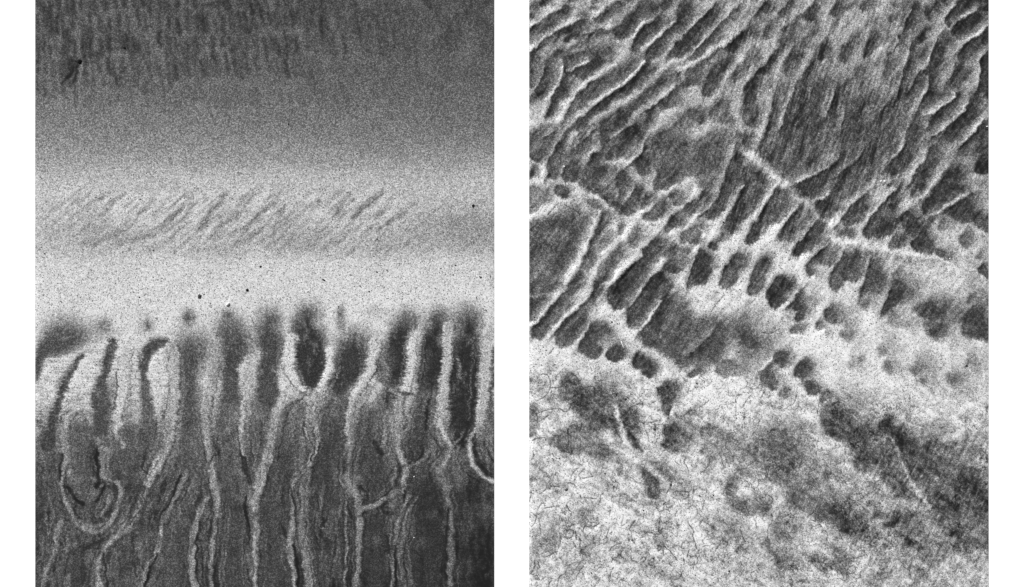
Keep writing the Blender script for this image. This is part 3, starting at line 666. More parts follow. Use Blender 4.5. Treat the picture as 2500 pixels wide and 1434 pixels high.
Bl(.28, 280, 190, 90, .7); Bl(.26, 1300, 220, 120, .75, 90); Bl(.5, 1090, 120, 80, .6); Bl(.5, 900, 70, 60, .4); Bl(.52, 90, 420, 60, .5)
hollows(((.35, "400,440 430,340 470,200 530,80 640,150 590,230 520,340 480,450 430,480"), (.39, "500,420 540,310 600,220 670,220 660,300 620,390 560,440"), (.44, "40,650 100,580 200,500 300,470 380,470 350,560 250,620 180,680 100,670"),
         (.35, "240,720 250,660 330,590 420,500 510,450 540,470 440,590 400,680 320,750"), (.36, "510,720 530,630 590,520 650,380 720,225 800,255 880,370 860,450 800,560 740,660 660,700 590,770 530,760"),
         (.34, "780,740 830,620 900,500 970,415 1060,470 1110,550 1080,640 1000,750 900,800 820,790"), (.35, "640,960 680,850 740,760 820,780 790,880 740,960 670,1000"),
         (.31, "1110,450 1160,400 1300,310 1514,190 1514,420 1400,500 1300,540 1200,510 1170,530"), (.29, "1330,620 1350,580 1440,550 1514,480 1514,740 1400,740 1330,680"),
         (.35, "960,870 1030,780 1100,660 1160,605 1240,630 1310,730 1240,810 1180,860 1050,880"), (.45, "940,930 1000,900 1150,890 1100,970 1050,960"), (.33, "1100,1080 1120,1020 1190,950 1240,860 1340,775 1400,830 1390,930 1330,1000 1220,1060 1120,1110"),
         (.39, "1270,1150 1350,1050 1450,1020 1514,1060 1514,1170 1440,1190 1330,1160"), (.34, "1230,1240 1240,1180 1290,1230 1300,1280 1270,1300"), (.39, "10,910 50,860 110,830 190,770 240,800 200,880 210,950 180,990 80,970 20,960"),
         (.31, "440,830 470,790 540,790 560,830 500,880 450,860"), (.45, "370,940 410,880 460,880 440,940"), (.31, "295,1010 310,970 360,960 370,1010 330,1050"), (.48, "0,1200 0,1020 80,1080 100,1180 40,1210"),
         (.34, "60,1380 90,1250 120,1130 180,1060 280,1065 340,1120 330,1240 270,1350 180,1380"), (.33, "380,1400 390,1300 430,1210 500,1130 600,1080 650,1130 590,1220 560,1320 490,1400"), (.35, "670,1434 690,1330 740,1200 790,1130 880,1110 890,1200 820,1290 790,1434"),
         (.31, "870,1434 910,1350 980,1285 1090,1350 1110,1434"), (.39, "1450,1390 1490,1280 1514,1190 1514,1434")))
Bl(.27, 700, 530, 60, .6); Bl(.27, 1080, 850, 50, .6); Bl(.24, 1440, 620, 50, .5); Bl(.24, 480, 1340, 50, .5); Bl(.24, 940, 620, 50, .5)
ridges(((.58, 22, "380,460 420,310 480,160 520,40"), (.64, 20, "60,590 200,480"), (.64, 20, "240,650 320,590 370,470"), (.68, (30, 30, 26, 18), "450,720 510,610 560,470 620,400"), (.76, 26, "730,750 800,620 850,530 900,440 950,380"),
        (.79, (40, 70, 80, 80, 60, 54, 60, 40), "600,60 720,140 860,265 970,375 1090,425 1140,540 1290,610 1340,730"), (.75, 22, "1140,380 1260,320 1380,260 1530,140"), (.75, 28, "1370,540 1440,490 1530,420"), (.75, 18, "950,860 1020,760 1090,660 1140,600"),
        (.74, 20, "1160,950 1220,860 1300,780"), (.8, 15, "1280,1110 1350,1040 1440,980"), (.74, 16, "70,1350 110,1180 160,1060"), (.78, 14, "390,1300 430,1200 480,1130")))
R(.47, "1250,1065 1340,1010 1440,950", 18, soft=3, op=.7)
T(2035, 350, 3.984)
for x, y, r in ((300, 1010, 140), (230, 860, 50), (800, 640, 70), (430, 500, 50), (850, 1200, 180), (1000, 860, 70)): Bl(.82, x, y, r, .6)
P(.38, "0,0 660,0 620,90 560,170 480,180 430,260 400,320 300,440 200,500 60,560 0,600", 10, .92, h=-.9)
Bl(.27, 400, 110, 60, .6); Bl(.3, 110, 340, 80, .5); Bl(.52, 330, 250, 60, .4); Bl(.5, 470, 250, 50, .5)
hollows(((.33, "540,240 600,160 690,50 780,0 800,60 740,180 680,270 600,320 560,300"), (.40, "720,290 760,220 850,140 900,60 840,180 760,300"), (.31, "740,540 740,450 790,320 860,210 960,80 1020,130 960,240 920,340 900,400 930,440 880,490 800,530"),
         (.26, "850,640 890,570 970,470 1050,360 1110,270 1200,240 1280,280 1260,350 1200,380 1300,440 1250,500 1150,560 1060,600 990,660 930,710 880,690"), (.29, "1130,680 1160,600 1240,550 1320,540 1390,620 1440,690 1400,770 1290,780 1180,740"),
         (.36, "1350,760 1450,690 1514,720 1514,900 1440,840"), (.35, "1220,80 1260,20 1300,0 1400,0 1380,60 1300,120 1250,130"), (.32, "1390,40 1420,0 1500,0 1470,40"), (.24, "1375,300 1395,170 1420,110 1514,60 1514,300"), (.5, "1400,400 1440,370 1440,430"),
         (.33, "90,800 110,700 180,600 260,555 340,580 380,640 330,700 250,770 150,800"), (.33, "280,900 350,760 430,640 540,560 650,560 620,650 640,760 560,880 420,940 300,920"), (.47, "540,500 600,465 650,500 590,560"), (.31, "500,400 600,370 630,400 560,420"),
         (.27, "640,760 700,690 770,700 860,790 840,860 780,900 700,850"), (.35, "560,960 610,870 700,900 760,900 720,960 640,1030 560,1050 540,1010"), (.28, "760,970 830,900 880,800 940,900 990,990 970,1080 880,1080 800,1060"),
         (.37, "960,1040 1020,1030 1110,1060 1170,1120 1120,1140 1050,1110"), (.43, "1220,940 1290,870 1350,900 1320,1010 1270,1020"), (.45, "1390,1120 1420,1080 1450,1110"), (.32, "1410,1240 1440,1170 1500,1200 1514,1330 1460,1290"),
         (.41, "40,930 60,860 130,830 190,860 190,940 130,900 80,930"), (.39, "0,1290 80,1150 200,1080 300,1070 300,1200 320,1250 240,1350 120,1330 0,1434"), (.31, "280,1434 310,1310 340,1200 420,1130 480,1240 510,1340 490,1434"), (.36, "520,1400 580,1330 640,1340 680,1434 540,1434"),
         (.52, "1010,830 1060,760 1160,770 1100,860"), (.56, "560,1300 640,1210 660,1230 600,1330")))
Bl(.28, 240, 1225, 50, .6); Bl(.23, 1300, 660, 60, .6); Bl(.22, 1120, 470, 60, .5); Bl(.25, 490, 800, 60, .6)
ridges(((.54, 14, "-20,190 60,110"), (.54, 18, "0,340 120,240 240,140 310,30"), (.68, 18, "530,200 600,110 680,0"), (.70, (40, 26, 20), "720,370 770,290 840,200 910,80"), (.72, (50, 40, 30, 30, 30), "720,600 860,520 960,430 1040,300 1100,230"), (.66, 34, "960,700 1060,640 1180,550 1300,500"),
        (.77, 26, "0,810 60,730 130,620 200,560 280,500"), (.76, 20, "340,760 420,620 500,530 600,430"), (.8, (60, 50, 40, 40), "0,950 300,1005 600,1070 900,1110"), (.78, 16, "0,1210 90,1080"), (.7, 14, "270,1400 320,1250 340,1170"), (.72, 14, "620,720 720,650")))
T(1285, 700, 3.984)
Bl(.84, 700, 250, 120, .7); Bl(.84, 150, 620, 150, .7); Bl(.84, 700, 830, 250, .6, 90)
P(.36, "1090,470 1160,400 1250,250 1340,100 1420,90 1514,150 1514,790 1400,700 1300,620 1180,590", 8, 1, h=H)
P(.46, "320,1050 350,950 430,880 500,960 510,1060 640,1080 740,970 800,1050 850,1120 880,1240 900,1380 800,1320 700,1370 620,1400 540,1320 490,1200 470,1120 390,1110 360,1140", 13, .95, h=-.8)
Bl(.32, 660, 1240, 130, .75, 90); Bl(.36, 390, 1010, 50, .5)
hollows(((.38, "30,0 370,0 300,40 120,60 30,80"), (.34, "405,0 560,0 500,70 420,50"), (.37, "30,330 30,140 90,110 200,100 230,150 190,220 110,300 60,340"), (.34, "45,480 80,400 150,280 250,180 330,120 420,110 470,160 390,250 310,340 230,410 170,500 110,530"),
         (.32, "275,550 290,470 350,380 450,280 540,180 600,140 640,180 600,250 590,350 560,430 500,510 420,580 340,595"), (.33, "610,100 620,30 640,0 710,0 710,80 660,150"), (.34, "490,630 540,540 600,400 680,350 770,370 840,460 760,520 740,620 690,700 640,715 580,680"),
         (.31, "770,690 780,640 830,590 900,545 970,640 950,710 860,745 800,720"), (.29, "1025,770 1050,680 1090,640 1130,670 1200,710 1260,780 1260,820 1210,890 1160,850 1100,810"), (.30, "780,130 790,50 830,0 1130,0 1070,100 1000,180 930,220 850,230"),
         (.35, "970,300 990,210 1060,120 1140,0 1340,0 1300,150 1220,260 1150,340 1080,420 1010,400"), (.36, "1270,1020 1320,970 1380,920 1460,970 1480,1030 1420,1120 1410,1200 1370,1270 1320,1220 1330,1120"), (.42, "1340,1400 1400,1340 1470,1360 1514,1400 1514,1434 1350,1434"),
         (.27, "800,1310 870,1280 900,1340 920,1434 860,1380"), (.47, "960,1340 970,1240 1050,1180 1100,1300 1110,1434 990,1434"), (.56, "30,1200 90,1150 130,1250 100,1434 30,1434"), (.60, "200,760 270,700 280,830 230,850"), (.58, "690,520 780,480 850,500 800,600 740,600")))
R(.5, "380,400 330,500", 36, soft=5, op=.6); R(.52, "830,60 800,140", 20, soft=4, op=.5)
ridges(((.80, 24, "40,390 120,320 230,180 330,80"), (.82, 24, "290,420 360,330 480,220 600,110 640,0"), (.8, 13, "510,550 560,480 610,370"), (.7, 15, "1010,180 1080,90 1140,0"), (.76, 20, "1100,430 1180,340 1240,230 1310,130"), (.70, (60, 40, 24), "960,1440 900,1320 880,1220")))
T(1660, 700, 3.984)
for x, y, r in ((800, 180, 130), (1200, 560, 170), (250, 1000, 160), (700, 1080, 140), (150, 60, 70), (1100, 960, 60)): Bl(.86, x, y, r, .6)
P(.41, "0,180 80,220 150,330 180,300 330,280 420,330 560,290 680,350 800,480 850,560 780,620 760,700 640,740 560,640 480,580 440,660 380,760 260,740 100,760 0,790", 15, .95, h=-1)
Bl(.32, 40, 560, 90, .6); Bl(.32, 330, 620, 70, .5); Bl(.62, 500, 590, 55, .6); Bl(.52, 160, 340, 60, .5); Bl(.5, 330, 420, 60, .4); Bl(.66, 330, 100, 70, .5)
hollows(((.32, "590,460 700,470 770,580 700,620 620,570"), (.41, "350,860 370,760 450,700 600,750 700,800 680,870 560,880 440,880"), (.37, "70,850 140,800 200,770 240,800 190,850 100,890"), (.52, "610,860 700,830 790,760 800,790 740,860 680,880"), (.42, "800,730 840,670 890,640 880,680 820,730"),
         (.33, "660,70 680,0 810,0 740,60 690,90"), (.37, "380,0 500,0 470,30 400,20"), (.27, "850,140 860,60 890,0 1120,0 1100,60 1030,140 960,200 910,220"), (.29, "1060,200 1090,120 1150,60 1210,120 1210,190 1130,240"), (.31, "1120,290 1150,240 1220,190 1250,250 1200,320 1150,350"),
         (.41, "1060,450 1100,380 1170,370 1200,410 1120,460"), (.31, "1390,270 1420,210 1490,200 1514,250 1514,370 1440,350"), (.39, "1340,430 1340,360 1380,330 1400,380 1380,420"), (.55, "1400,460 1450,430 1440,490"), (.33, "910,710 940,660 1000,630 1070,680 1060,760 980,780"),
         (.30, "1100,830 1150,760 1220,720 1310,770 1290,840 1220,900 1150,890"), (.28, "1230,990 1240,920 1350,940 1390,1000 1310,1070 1250,1040"), (.44, "1190,890 1270,920 1250,970 1190,950"), (.37, "1350,1130 1380,1050 1440,1030 1460,1070 1400,1120"),
         (.32, "770,960 800,860 850,800 910,860 960,950 900,1010 840,980"), (.47, "960,1040 990,980 1090,1020 1060,1070 1000,1100"), (.33, "1480,1180 1514,1110 1514,1250"), (.46, "1400,1380 1420,1320 1514,1280 1514,1434 1420,1434"), (.48, "200,1390 300,1350 420,1390 400,1434 220,1434"),
         (.58, "60,1240 160,1190 200,1250 120,1280"), (.5, "880,1410 960,1390 1060,1434 900,1434"), (.6, "1240,130 1320,110 1340,170 1270,190")))
ridges(((.8, 16, "1040,190 1100,100 1150,50"), (.80, 14, "740,830 830,760 900,680"), (.6, 9, "100,640 200,560 300,440")))
T(2035, 700, 3.984)
hollows(((.35, "270,0 560,0 520,50 400,60 300,100 240,150"), (.49, "240,140 280,90 380,120 380,200 290,240"), (.31, "480,250 520,140 570,0 700,0 810,60 740,140 640,140 560,220 500,280"), (.50, "540,350 560,250 650,300 780,350 740,400 600,390"),
         (.32, "780,200 900,180 960,120 1020,160 1140,190 1120,270 1060,330 980,330 890,310 800,260"), (.39, "880,350 960,340 1090,360 1060,480 1000,520 930,460 900,400"), (.38, "1300,170 1330,100 1390,80 1350,150"), (.44, "1160,320 1200,250 1260,240 1240,350 1180,360"),
         (.31, "1230,460 1280,320 1340,230 1410,190 1490,250 1470,310 1514,380 1514,520 1420,510 1320,480"), (.38, "0,350 0,240 60,290"), (.50, "70,460 140,440 200,490 150,540 110,500"), (.41, "410,600 500,550 590,590 540,650 490,690 440,650"), (.44, "490,800 510,740 590,740 620,820 560,870"),
         (.44, "770,860 780,780 830,730 880,780 830,850"), (.48, "820,940 840,890 910,880 900,950"), (.42, "1280,770 1300,730 1340,750"), (.50, "1090,880 1140,850 1260,920 1200,980 1130,950"), (.56, "140,760 200,720 260,800 180,800")), soft=9)
Bl(.24, 1000, 270, 50, .7); Bl(.5, 1330, 390, 50, .5); Bl(.23, 1400, 280, 60, .6); Bl(.26, 490, 660, 26, .6)
P(.39, "-60,1434 -70,1200 0,1110 100,1130 180,1230 230,1320 140,1434", 16, .85, h=-1)
hollows(((.45, "200,1434 240,1360 380,1320 380,1434"), (.31, "410,1434 440,1340 560,1270 570,1380 500,1434")))
Bl(.55, 700, 1230, 120, .5); Bl(.52, 1050, 1350, 150, .5, 80); Bl(.55, 200, 1030, 90, .4); Bl(.55, 1250, 1050, 120, .4)
ridges(((.75, 12, "470,220 550,30"),))
T(1285, 1050, 3.734, 1419)
P(.47, "220,100 280,50 350,0 830,0 870,80 700,50 620,170 730,210 760,260 700,290 650,230 520,200 400,210 330,190 260,140", 10, .95, h=-.6)
Bl(.74, 760, 90, 90, .8); Bl(.33, 690, 200, 60, .7, 40); Bl(.80, 300, 400, 250, .5); Bl(.80, 620, 420, 200, .4); Bl(.78, 780, 750, 250, .4); Bl(.78, 650, 1250, 120, .6, 200)
R(.70, "900,0 960,110 1040,200 1160,270 1260,380 1380,500", (70, 60, 70, 70, 60, 50), soft=9, op=.8, h=1)
hollows(((.41, "1230,140 1280,40 1300,0 1419,0 1400,180 1330,220 1260,180"), (.43, "1090,600 1130,520 1060,420 1020,290 1140,300 1220,340 1270,420 1210,540 1160,620"), (.52, "1300,540 1370,530 1419,580 1380,640"), (.52, "440,830 500,700 560,690 620,740 580,850 470,870"),
         (.54, "190,940 260,840 330,820 320,950 300,1080 200,1130 140,1050"), (.54, "1180,1060 1190,930 1230,850 1330,960 1260,1080 1210,1100"), (.47, "490,1130 500,1070 550,1090 540,1140"), (.56, "310,1330 390,1260 420,1330 370,1370"),
         (.56, "790,1190 850,1170 870,1230"), (.5, "30,460 60,390 90,440"), (.58, "800,360 880,340 920,390 840,410"), (.5, "920,900 960,850 1000,900 950,930"), (.6, "60,1000 110,900 130,1050 90,1150")), soft=8, op=.85, h=-.5)
R(.34, "930,20 960,70 1000,120 1050,190", 34, soft=5, h=-1); R(.38, "840,20 880,110", 26, soft=5, h=-1); R(.40, "820,0 850,40", 40, soft=5)
T(1660, 1050, 3.734, 1419)
P(.46, "220,0 400,20 500,60 560,130 600,150 680,120 830,70 960,100 1060,70 1110,150 1030,220 1120,280 1080,400 960,480 870,490 820,420 790,330 720,270 560,230 540,180 440,130 330,60", 13, .9, h=-.5)
Bl(.32, 990, 310, 90, .7); Bl(.38, 540, 180, 50, .6); Bl(.36, 860, 200, 70, .5)
P(.45, "420,610 430,480 480,400 570,400 560,480 500,560 600,660 690,680 780,700 740,760 620,770 520,740 440,690", 10, .95, h=-.7)
Bl(.34, 500, 690, 50, .5); Bl(.66, 690, 500, 110, .35); Bl(.66, 800, 620, 60, .3); Bl(.7, 1250, 100, 80, .3)
hollows(((.42, "230,310 280,240 340,230 300,290"), (.46, "980,600 1060,480 1190,420 1190,500 1100,620 1040,700"), (.40, "1300,420 1360,350 1390,410 1330,440"), (.37, "1250,800 1280,680 1419,680 1419,860 1350,800 1290,840"), (.44, "840,940 860,820 960,810 1050,900 1000,980 920,1000 860,990"),
         (.47, "760,990 830,980 860,1080 980,1180 1010,1260 920,1290 830,1170"), (.50, "380,1000 420,890 500,890 530,980 430,1060"), (.48, "510,1100 550,1050 640,1060 560,1150"), (.41, "1310,1250 1419,1190 1419,1250 1350,1270"), (.55, "1150,1200 1220,1140 1250,1200"), (.55, "300,880 350,800 420,860 360,920"), (.5, "200,230 190,170 250,170 240,220")), soft=9, op=.85, h=-.5)
Bl(.30, 970, 960, 40, .7); Bl(.52, 1000, 860, 120, .4)
R(.40, "1270,550 1340,590 1430,650", 12, soft=3, op=.8, h=-.8)
T(2035, 1050, 3.734, 1419)
Bl(.40, 800, 330, 280, .7, 200); Bl(.40, 1200, 640, 300, .8); Bl(.42, 1150, 900, 260, .6); Bl(.66, 120, 520, 140, .6); Bl(.64, 250, 1000, 160, .4); Bl(.64, 350, 650, 110, .5); Bl(.62, 600, 1280, 300, .5, 120); Bl(.66, 480, 260, 60, .6)
hollows(((.36, "100,60 300,0 360,130 450,250 380,330 290,390 190,350 220,200"), (.32, "470,180 520,80 560,160 500,200"), (.39, "520,40 600,30 640,90 600,120 550,110"), (.32, "620,200 640,130 700,100 780,140 900,80 930,150 830,250 760,300 690,300"),
         (.34, "680,340 760,280 900,260 1000,250 1130,220 1100,320 1040,430 960,420 860,400 740,420"), (.38, "420,420 500,380 650,440 740,540 760,590 650,640 560,560 460,470"), (.27, "1090,530 1150,440 1230,430 1240,520 1190,590 1120,580"), (.40, "1000,600 1100,580 1300,560 1419,640 1419,800 1200,860 1060,780"),
         (.28, "1200,740 1250,620 1310,640 1260,740"), (.33, "0,810 0,700 80,740 60,800"), (.32, "60,880 120,820 200,820 250,900 180,940 110,940"), (.33, "460,860 560,830 620,780 640,800 560,870 480,910"), (.34, "660,940 720,880 760,890 700,960"), (.42, "600,940 640,870 650,890 620,950"),
         (.31, "780,1100 800,1050 850,1040 810,1110"), (.43, "800,1200 850,1140 880,1190 830,1230"), (.28, "1060,960 1080,870 1100,910 1090,980"), (.34, "960,870 1000,760 1060,760 1060,860 1000,920"), (.33, "1110,1050 1130,1000 1190,1000 1150,1040"), (.33, "1380,960 1419,880 1419,1100 1380,1050"),
         (.33, "0,1230 40,1170 60,1230"), (.5, "400,1320 470,1270 440,1340"), (.42, "350,790 400,740 430,800 380,820"), (.4, "300,700 340,640 380,690"), (.42, "1240,200 1300,90 1320,120 1270,210"), (.42, "1170,140 1210,60 1240,80 1190,170"), (.44, "980,1150 1020,1120 1050,1140 1000,1180")), soft=7, op=.9, h=-.7)
ridges(((.60, (12, 22, 26, 34, 26, 30), "510,50 590,190 640,320 690,430 770,570 870,700"), (.58, 13, "1060,780 1110,920"), (.56, 16, "1160,860 1260,770"), (.6, 10, "480,210 580,200"), (.56, 14, "1120,300 1240,320"), (.56, 8, "700,970 800,1030"), (.54, 20, "720,450 900,600")), h=1.2)
R(.36, "735,1150 705,1220 700,1340", 9, soft=2.5, op=.8, h=-.6)

# grain of the slope inside the hollows
Bd.streaks(741, math.radians(-54), 34, 6, .10, np.clip((900 - Y) / 120, .2, 1))
Bd.streaks(745, math.radians(-50), 16, 2.6, .06, np.clip((900 - Y) / 120, .2, 1))
T(1270, 714, 1.159, 1426, 835)
P(.38, "840,320 930,335 960,395 1050,395 1120,400 1200,420 1260,470 1326,520 1326,740 1250,700 1200,640 1140,600 1080,560 1020,520 950,500 940,440 870,400", 12, .55)
P(.36, "740,600 800,560 880,600 960,650 1000,690 940,690 880,660 800,620", 10, .6)
P(.45, "420,330 520,380 620,420 700,380 790,440 800,560 720,520 640,480 540,470 500,400", 14, .45)
for t, x, y, r in ((.27, 970, 460, 32), (.27, 1085, 425, 34), (.28, 1165, 455, 36), (.27, 1262, 545, 44), (.27, 1305, 620, 34), (.3, 1210, 600, 36), (.3, 930, 650, 34), (.3, 190, 335, 44), (.33, 240, 455, 26), (.33, 375, 520, 30), (.34, 700, 600, 24), (.35, 760, 480, 34), (.4, 850, 760, 26), (.4, 1010, 800, 22)):
    Bl(t, x, y, r, .6)
for x, y, r in ((560, 300, 60), (80, 600, 60), (300, 640, 70), (120, 200, 60), (480, 640, 60), (660, 540, 30), (1040, 180, 90), (880, 250, 60), (640, 260, 60)):
    Bl(.84, x, y, r, .5)
T(0, 0, 1.0)
Bd.broad = .3
# furrow with its pale rim, and the last smudges
P(.36, "1372,915 1392,905 1412,930 1440,955 1470,940 1492,975 1504,1010 1512,1048 1490,1040 1462,1052 1440,1050 1415,1030 1400,990 1380,960", 9, .7)
P(.33, "1478,1010 1500,1000 1510,1040 1516,1062 1500,1050", 6, .7)
P(.40, "1348,1070 1370,1062 1420,1085 1460,1095 1480,1110 1470,1122 1440,1110 1400,1108 1360,1100", 8, .6)
R(.77, "1503,990 1510,1025 1522,1060 1540,1098 1565,1125 1600,1155 1630,1185", (8, 12, 16, 18, 18, 20, 16), soft=5, op=.85, h=1.2)
R(.33, "1524,1010 1532,1050 1548,1085 1566,1105", (8, 16, 12, 5), soft=5, op=.8, h=-.8)
R(.40, "1572,1150 1590,1180 1596,1205", (12, 32, 26), soft=7, op=.75)
R(.38, "1630,940 1634,975 1626,1005", (26, 26, 14), soft=6, op=.6); R(.38, "1638,1045 1640,1085", (26, 20), soft=8, op=.6)
R(.66, "2172,1062 2192,1100 2206,1135 2220,1168 2242,1202 2266,1236", (4, 7, 8, 10, 9, 9), soft=3.5, op=.85, h=1.0)
R(.3, "2180,1064 2200,1100 2214,1135", 10, soft=5, op=.55)
for t, x, y, r in ((.25, 2286, 765, 20), (.3, 2300, 800, 16), (.28, 2282, 812, 12), (.25, 2385, 770, 22), (.28, 2402, 805, 22), (.33, 2365, 815, 16), (.33, 2188, 725, 14), (.36, 2160, 862, 10), (.4, 2172, 895, 12), (.4, 2238, 905, 9), (.42, 2255, 930, 10), (.45, 2330, 925, 14), (.28, 1958, 905, 14), (.27, 1985, 945, 14), (.33, 1873, 935, 16), (.33, 1908, 875, 13), (.36, 2025, 960, 9), (.45, 2100, 880, 10), (.45, 2080, 820, 9)):
    Bl(t, x, y, r, .75)
# combed grain running down the slope, and grain of the scour marks
T(0, 0, 1.0)
up = np.clip((760 - Y) / 250, 0, 1)
Bd.streaks(747, math.radians(-60), 75, 20, .12, np.clip((900 - Y) / 120, .15, 1) * np.clip((2290 - X) / 90, .3, 1))
Bd.streaks(701, math.radians(106), 46, 3.0, .16, np.clip((2290 - X) / 90, .2, 1) * up * np.clip((X - 1640) / 160, 0.12, 1))
Bd.streaks(713, math.radians(36), 90, 30, .15, np.clip((Y - 860 - (X - 1292) * .12) / 120, 0, 1) * np.interp(X, [1292, 1700, 2414], [.35, .8, .9]))
Bd.streaks(715, math.radians(36), 40, 9, .10, np.clip((Y - 860) / 120, 0, 1))
Bd.streaks(711, math.radians(118), 34, 4.5, .15, np.clip((X - 2050 + (Y - 1000) * .2) / 120, 0, 1) * np.clip((Y - 990) / 90, 0, 1))
Bd.streaks(721, math.radians(60), 20, 3.0, .05, up)
Bd.T += .09 * fbm(731, X / 4.4, Y / 4.4, 2) + .07 * fbm(735, X / 10, Y / 10, 2)

low = np.clip((Y - 830 - (X - 1292) * .10) / 80, 0, 1)
Bd.T += low * (.13 * fbm(761, X / 6, Y / 6, 2) + .10 * fbm(763, X / 15, Y / 15, 2))
# fine dark wrinkle lines drawn into the tone
patch = np.clip(fbm(751, X / 60, Y / 60, 2) * 1.6 + .35, 0, 1) * np.clip((Y - 860 - (X - 1292) * .08) / 60, .12, 1)
for sd, scl, wd in ((755, 15, .05), (757, 9, .06), (759, 22, .035)):
    nn = fbm(sd, Bd.Wx / scl, Bd.Wy / scl, 2)
    Bd.T -= .40 * patch * np.clip(1 - np.abs(nn) / wd, 0, 1) * np.clip(fbm(sd + 1, X / 22, Y / 22, 2) * 3 + .6, 0, 1)
# trails left by creeping worms and snails
TR = []
T(1285, 700, 3.984)
for s in ("130,860 180,845 225,870 235,960 215,1040 160,1080 100,1110", "285,910 300,860 340,820", "380,900 440,840 490,880 515,950", "520,1040 560,990 640,970 680,1000 640,1050 580,1090 530,1080 520,1040", "235,990 310,985",
          "100,1240 160,1210 250,1190 340,1185 360,1220 400,1210 440,1150", "120,1320 210,1250", "980,1230 1000,1190 1060,1150 1130,1130", "1080,1320 1190,1330 1290,1300", "1125,1120 1135,1170 1110,1180", "400,1434 410,1370 450,1340 490,1360", "540,1330 520,1400",
          "390,910 400,960", "230,650 270,600", "800,450 830,390", "930,560 945,600", "715,1075 730,1030", "100,1240 110,1330", "1260,1120 1230,1130"):
    TR.append((Bd.pts(s, False), 2.4, .66))
T(1660, 700, 3.984)
for s in ("305,250 340,190 380,150 420,90", "345,60 390,60", "800,450 870,465 970,410", "540,1100 550,1180 545,1300", "610,1170 660,1080 690,1050", "740,1230 770,1210", "1030,1190 1060,1155 1110,1140 1140,1050", "880,1400 970,1380", "850,1434 900,1400", "1330,1240 1350,1130",
          "200,1170 280,1110", "60,1240 150,1200", "215,1360 220,1390", "800,1260 760,1320", "140,320 190,300 240,320", "1000,300 985,320"):
    TR.append((Bd.pts(s, False), 2.2, .62))
T(1285, 350, 3.984)
for s in ("370,450 390,400 380,380", "370,590 400,620 460,640", "210,690 250,640 310,580", "570,970 600,920", "700,830 720,850 710,890", "820,370 850,330", "880,760 950,730", "470,660 520,680 520,720", "1010,540 1050,430"):
    TR.append((Bd.pts(s, False), 2.2, .64))
T(1285, 1050, 3.734, 1419)
for s in ("375,0 390,80 375,180 400,215 440,170", "290,130 290,70 330,40", "60,95 130,70 180,75 180,100", "210,540 230,510 300,515", "45,550 35,600 30,650", "105,720 150,650 170,690", "355,960 370,910 420,900 430,940 400,980 370,985 355,960", "440,920 445,960 460,1000",
          "370,690 385,720 400,740", "110,1190 105,1230 125,1255", "40,1310 75,1260 80,1180", "455,1360 480,1290 525,1240", "500,620 560,615 640,630", "1195,1090 1200,1060 1220,1050 1240,1080 1205,1100", "160,715 240,700 300,690", "490,1050 495,990 450,960", "430,1020 450,1070",
          "60,200 70,240 40,270", "190,245 240,215 250,240", "410,430 430,380 480,350", "480,400 530,350", "510,440 600,420", "380,480 430,490 450,510", "230,480 250,430 280,390", "120,580 160,560 180,530", "100,760 75,850 50,880", "120,850 130,950", "290,1080 320,1000 300,940", "160,1160 280,1110",
          "380,880 420,860 470,850", "520,930 530,870 600,890 670,850", "610,980 600,1040", "730,970 760,890", "750,1110 780,1060 870,1030", "870,1100 860,1150 900,1180", "950,1140 960,1190 1000,1190", "1040,1180 1080,1150 1090,1190 1060,1200", "1125,1190 1160,1160 1160,1200 1130,1210", "940,900 980,850 1000,820",
          "1250,1060 1250,1150", "1260,1060 1330,1130 1380,1190", "280,1434 300,1340 320,1320", "760,1330 790,1250", "750,780 770,730", "660,690 680,620", "770,1200 800,1160 830,1170", "1280,580 1300,530 1320,500", "1210,570 1220,540 1250,545", "820,540 830,500", "1340,1370 1400,1350 1419,1310"):
    TR.append((Bd.pts(s, False), 2.4, .66))
T(1660, 1050, 3.734, 1419)
for s in ("970,470 985,540 975,610", "760,620 800,590 850,630 840,670 780,680", "690,530 720,500 710,460", "690,630 760,690", "790,990 800,900 850,830 830,750", "380,930 385,1010 450,1030 420,1070", "510,1090 520,1140 540,1060", "860,960 880,1010 920,1040", "100,1160 160,1140 160,1220 110,1240", "1230,840 1240,720 1270,690",
          "1170,790 1220,750", "1260,850 1300,880", "1290,940 1320,910 1360,960 1330,1010", "570,490 600,450 640,510 590,520", "640,480 660,530 690,550", "780,330 800,430 830,470", "1090,340 1110,270", "600,1020 560,950 540,900", "340,1080 370,1040 350,980", "680,810 700,880", "1030,1280 1040,1190", "1100,1420 1120,1380 1170,1390",
          "130,930 110,900 70,830", "30,1160 40,1220", "40,1380 10,1310 30,1280", "90,1090 60,1150", "120,940 130,1010 150,1080", "180,400 250,340 270,270", "60,240 40,300 70,340", "200,720 215,640", "830,30 800,90", "1200,440 1240,460 1260,430", "940,800 1000,770", "990,800 1040,800 1050,760", "330,1100 340,1060", "550,360 610,350",
          "620,330 680,280 740,300", "180,860 220,800", "1340,980 1360,1040"):
    TR.append((Bd.pts(s, False), 2.2, .64))
T(2035, 1050, 3.734, 1419)
for s in ("145,770 160,680 230,640 300,590", "0,640 60,680 110,720", "360,540 370,480 420,460", "380,990 420,920 440,960", "330,1050 390,1070 390,1120", "120,1320 130,1260 190,1230 200,1290 150,1320", "170,1170 240,1150", "805,850 800,780 850,740", "890,930 930,980 960,960", "150,1060 180,1100 250,1070", "90,1110 130,1080",
          "220,1000 200,1050", "360,1030 410,990", "330,590 390,540", "600,0 600,80", "510,950 500,900", "40,880 60,960 80,1000", "650,620 600,600", "690,800 720,770 740,800", "770,400 790,440", "1370,960 1400,930"):
    TR.append((Bd.pts(s, False), 2.2, .6))
T(0, 0, 1.0)
rr = random.Random(5)
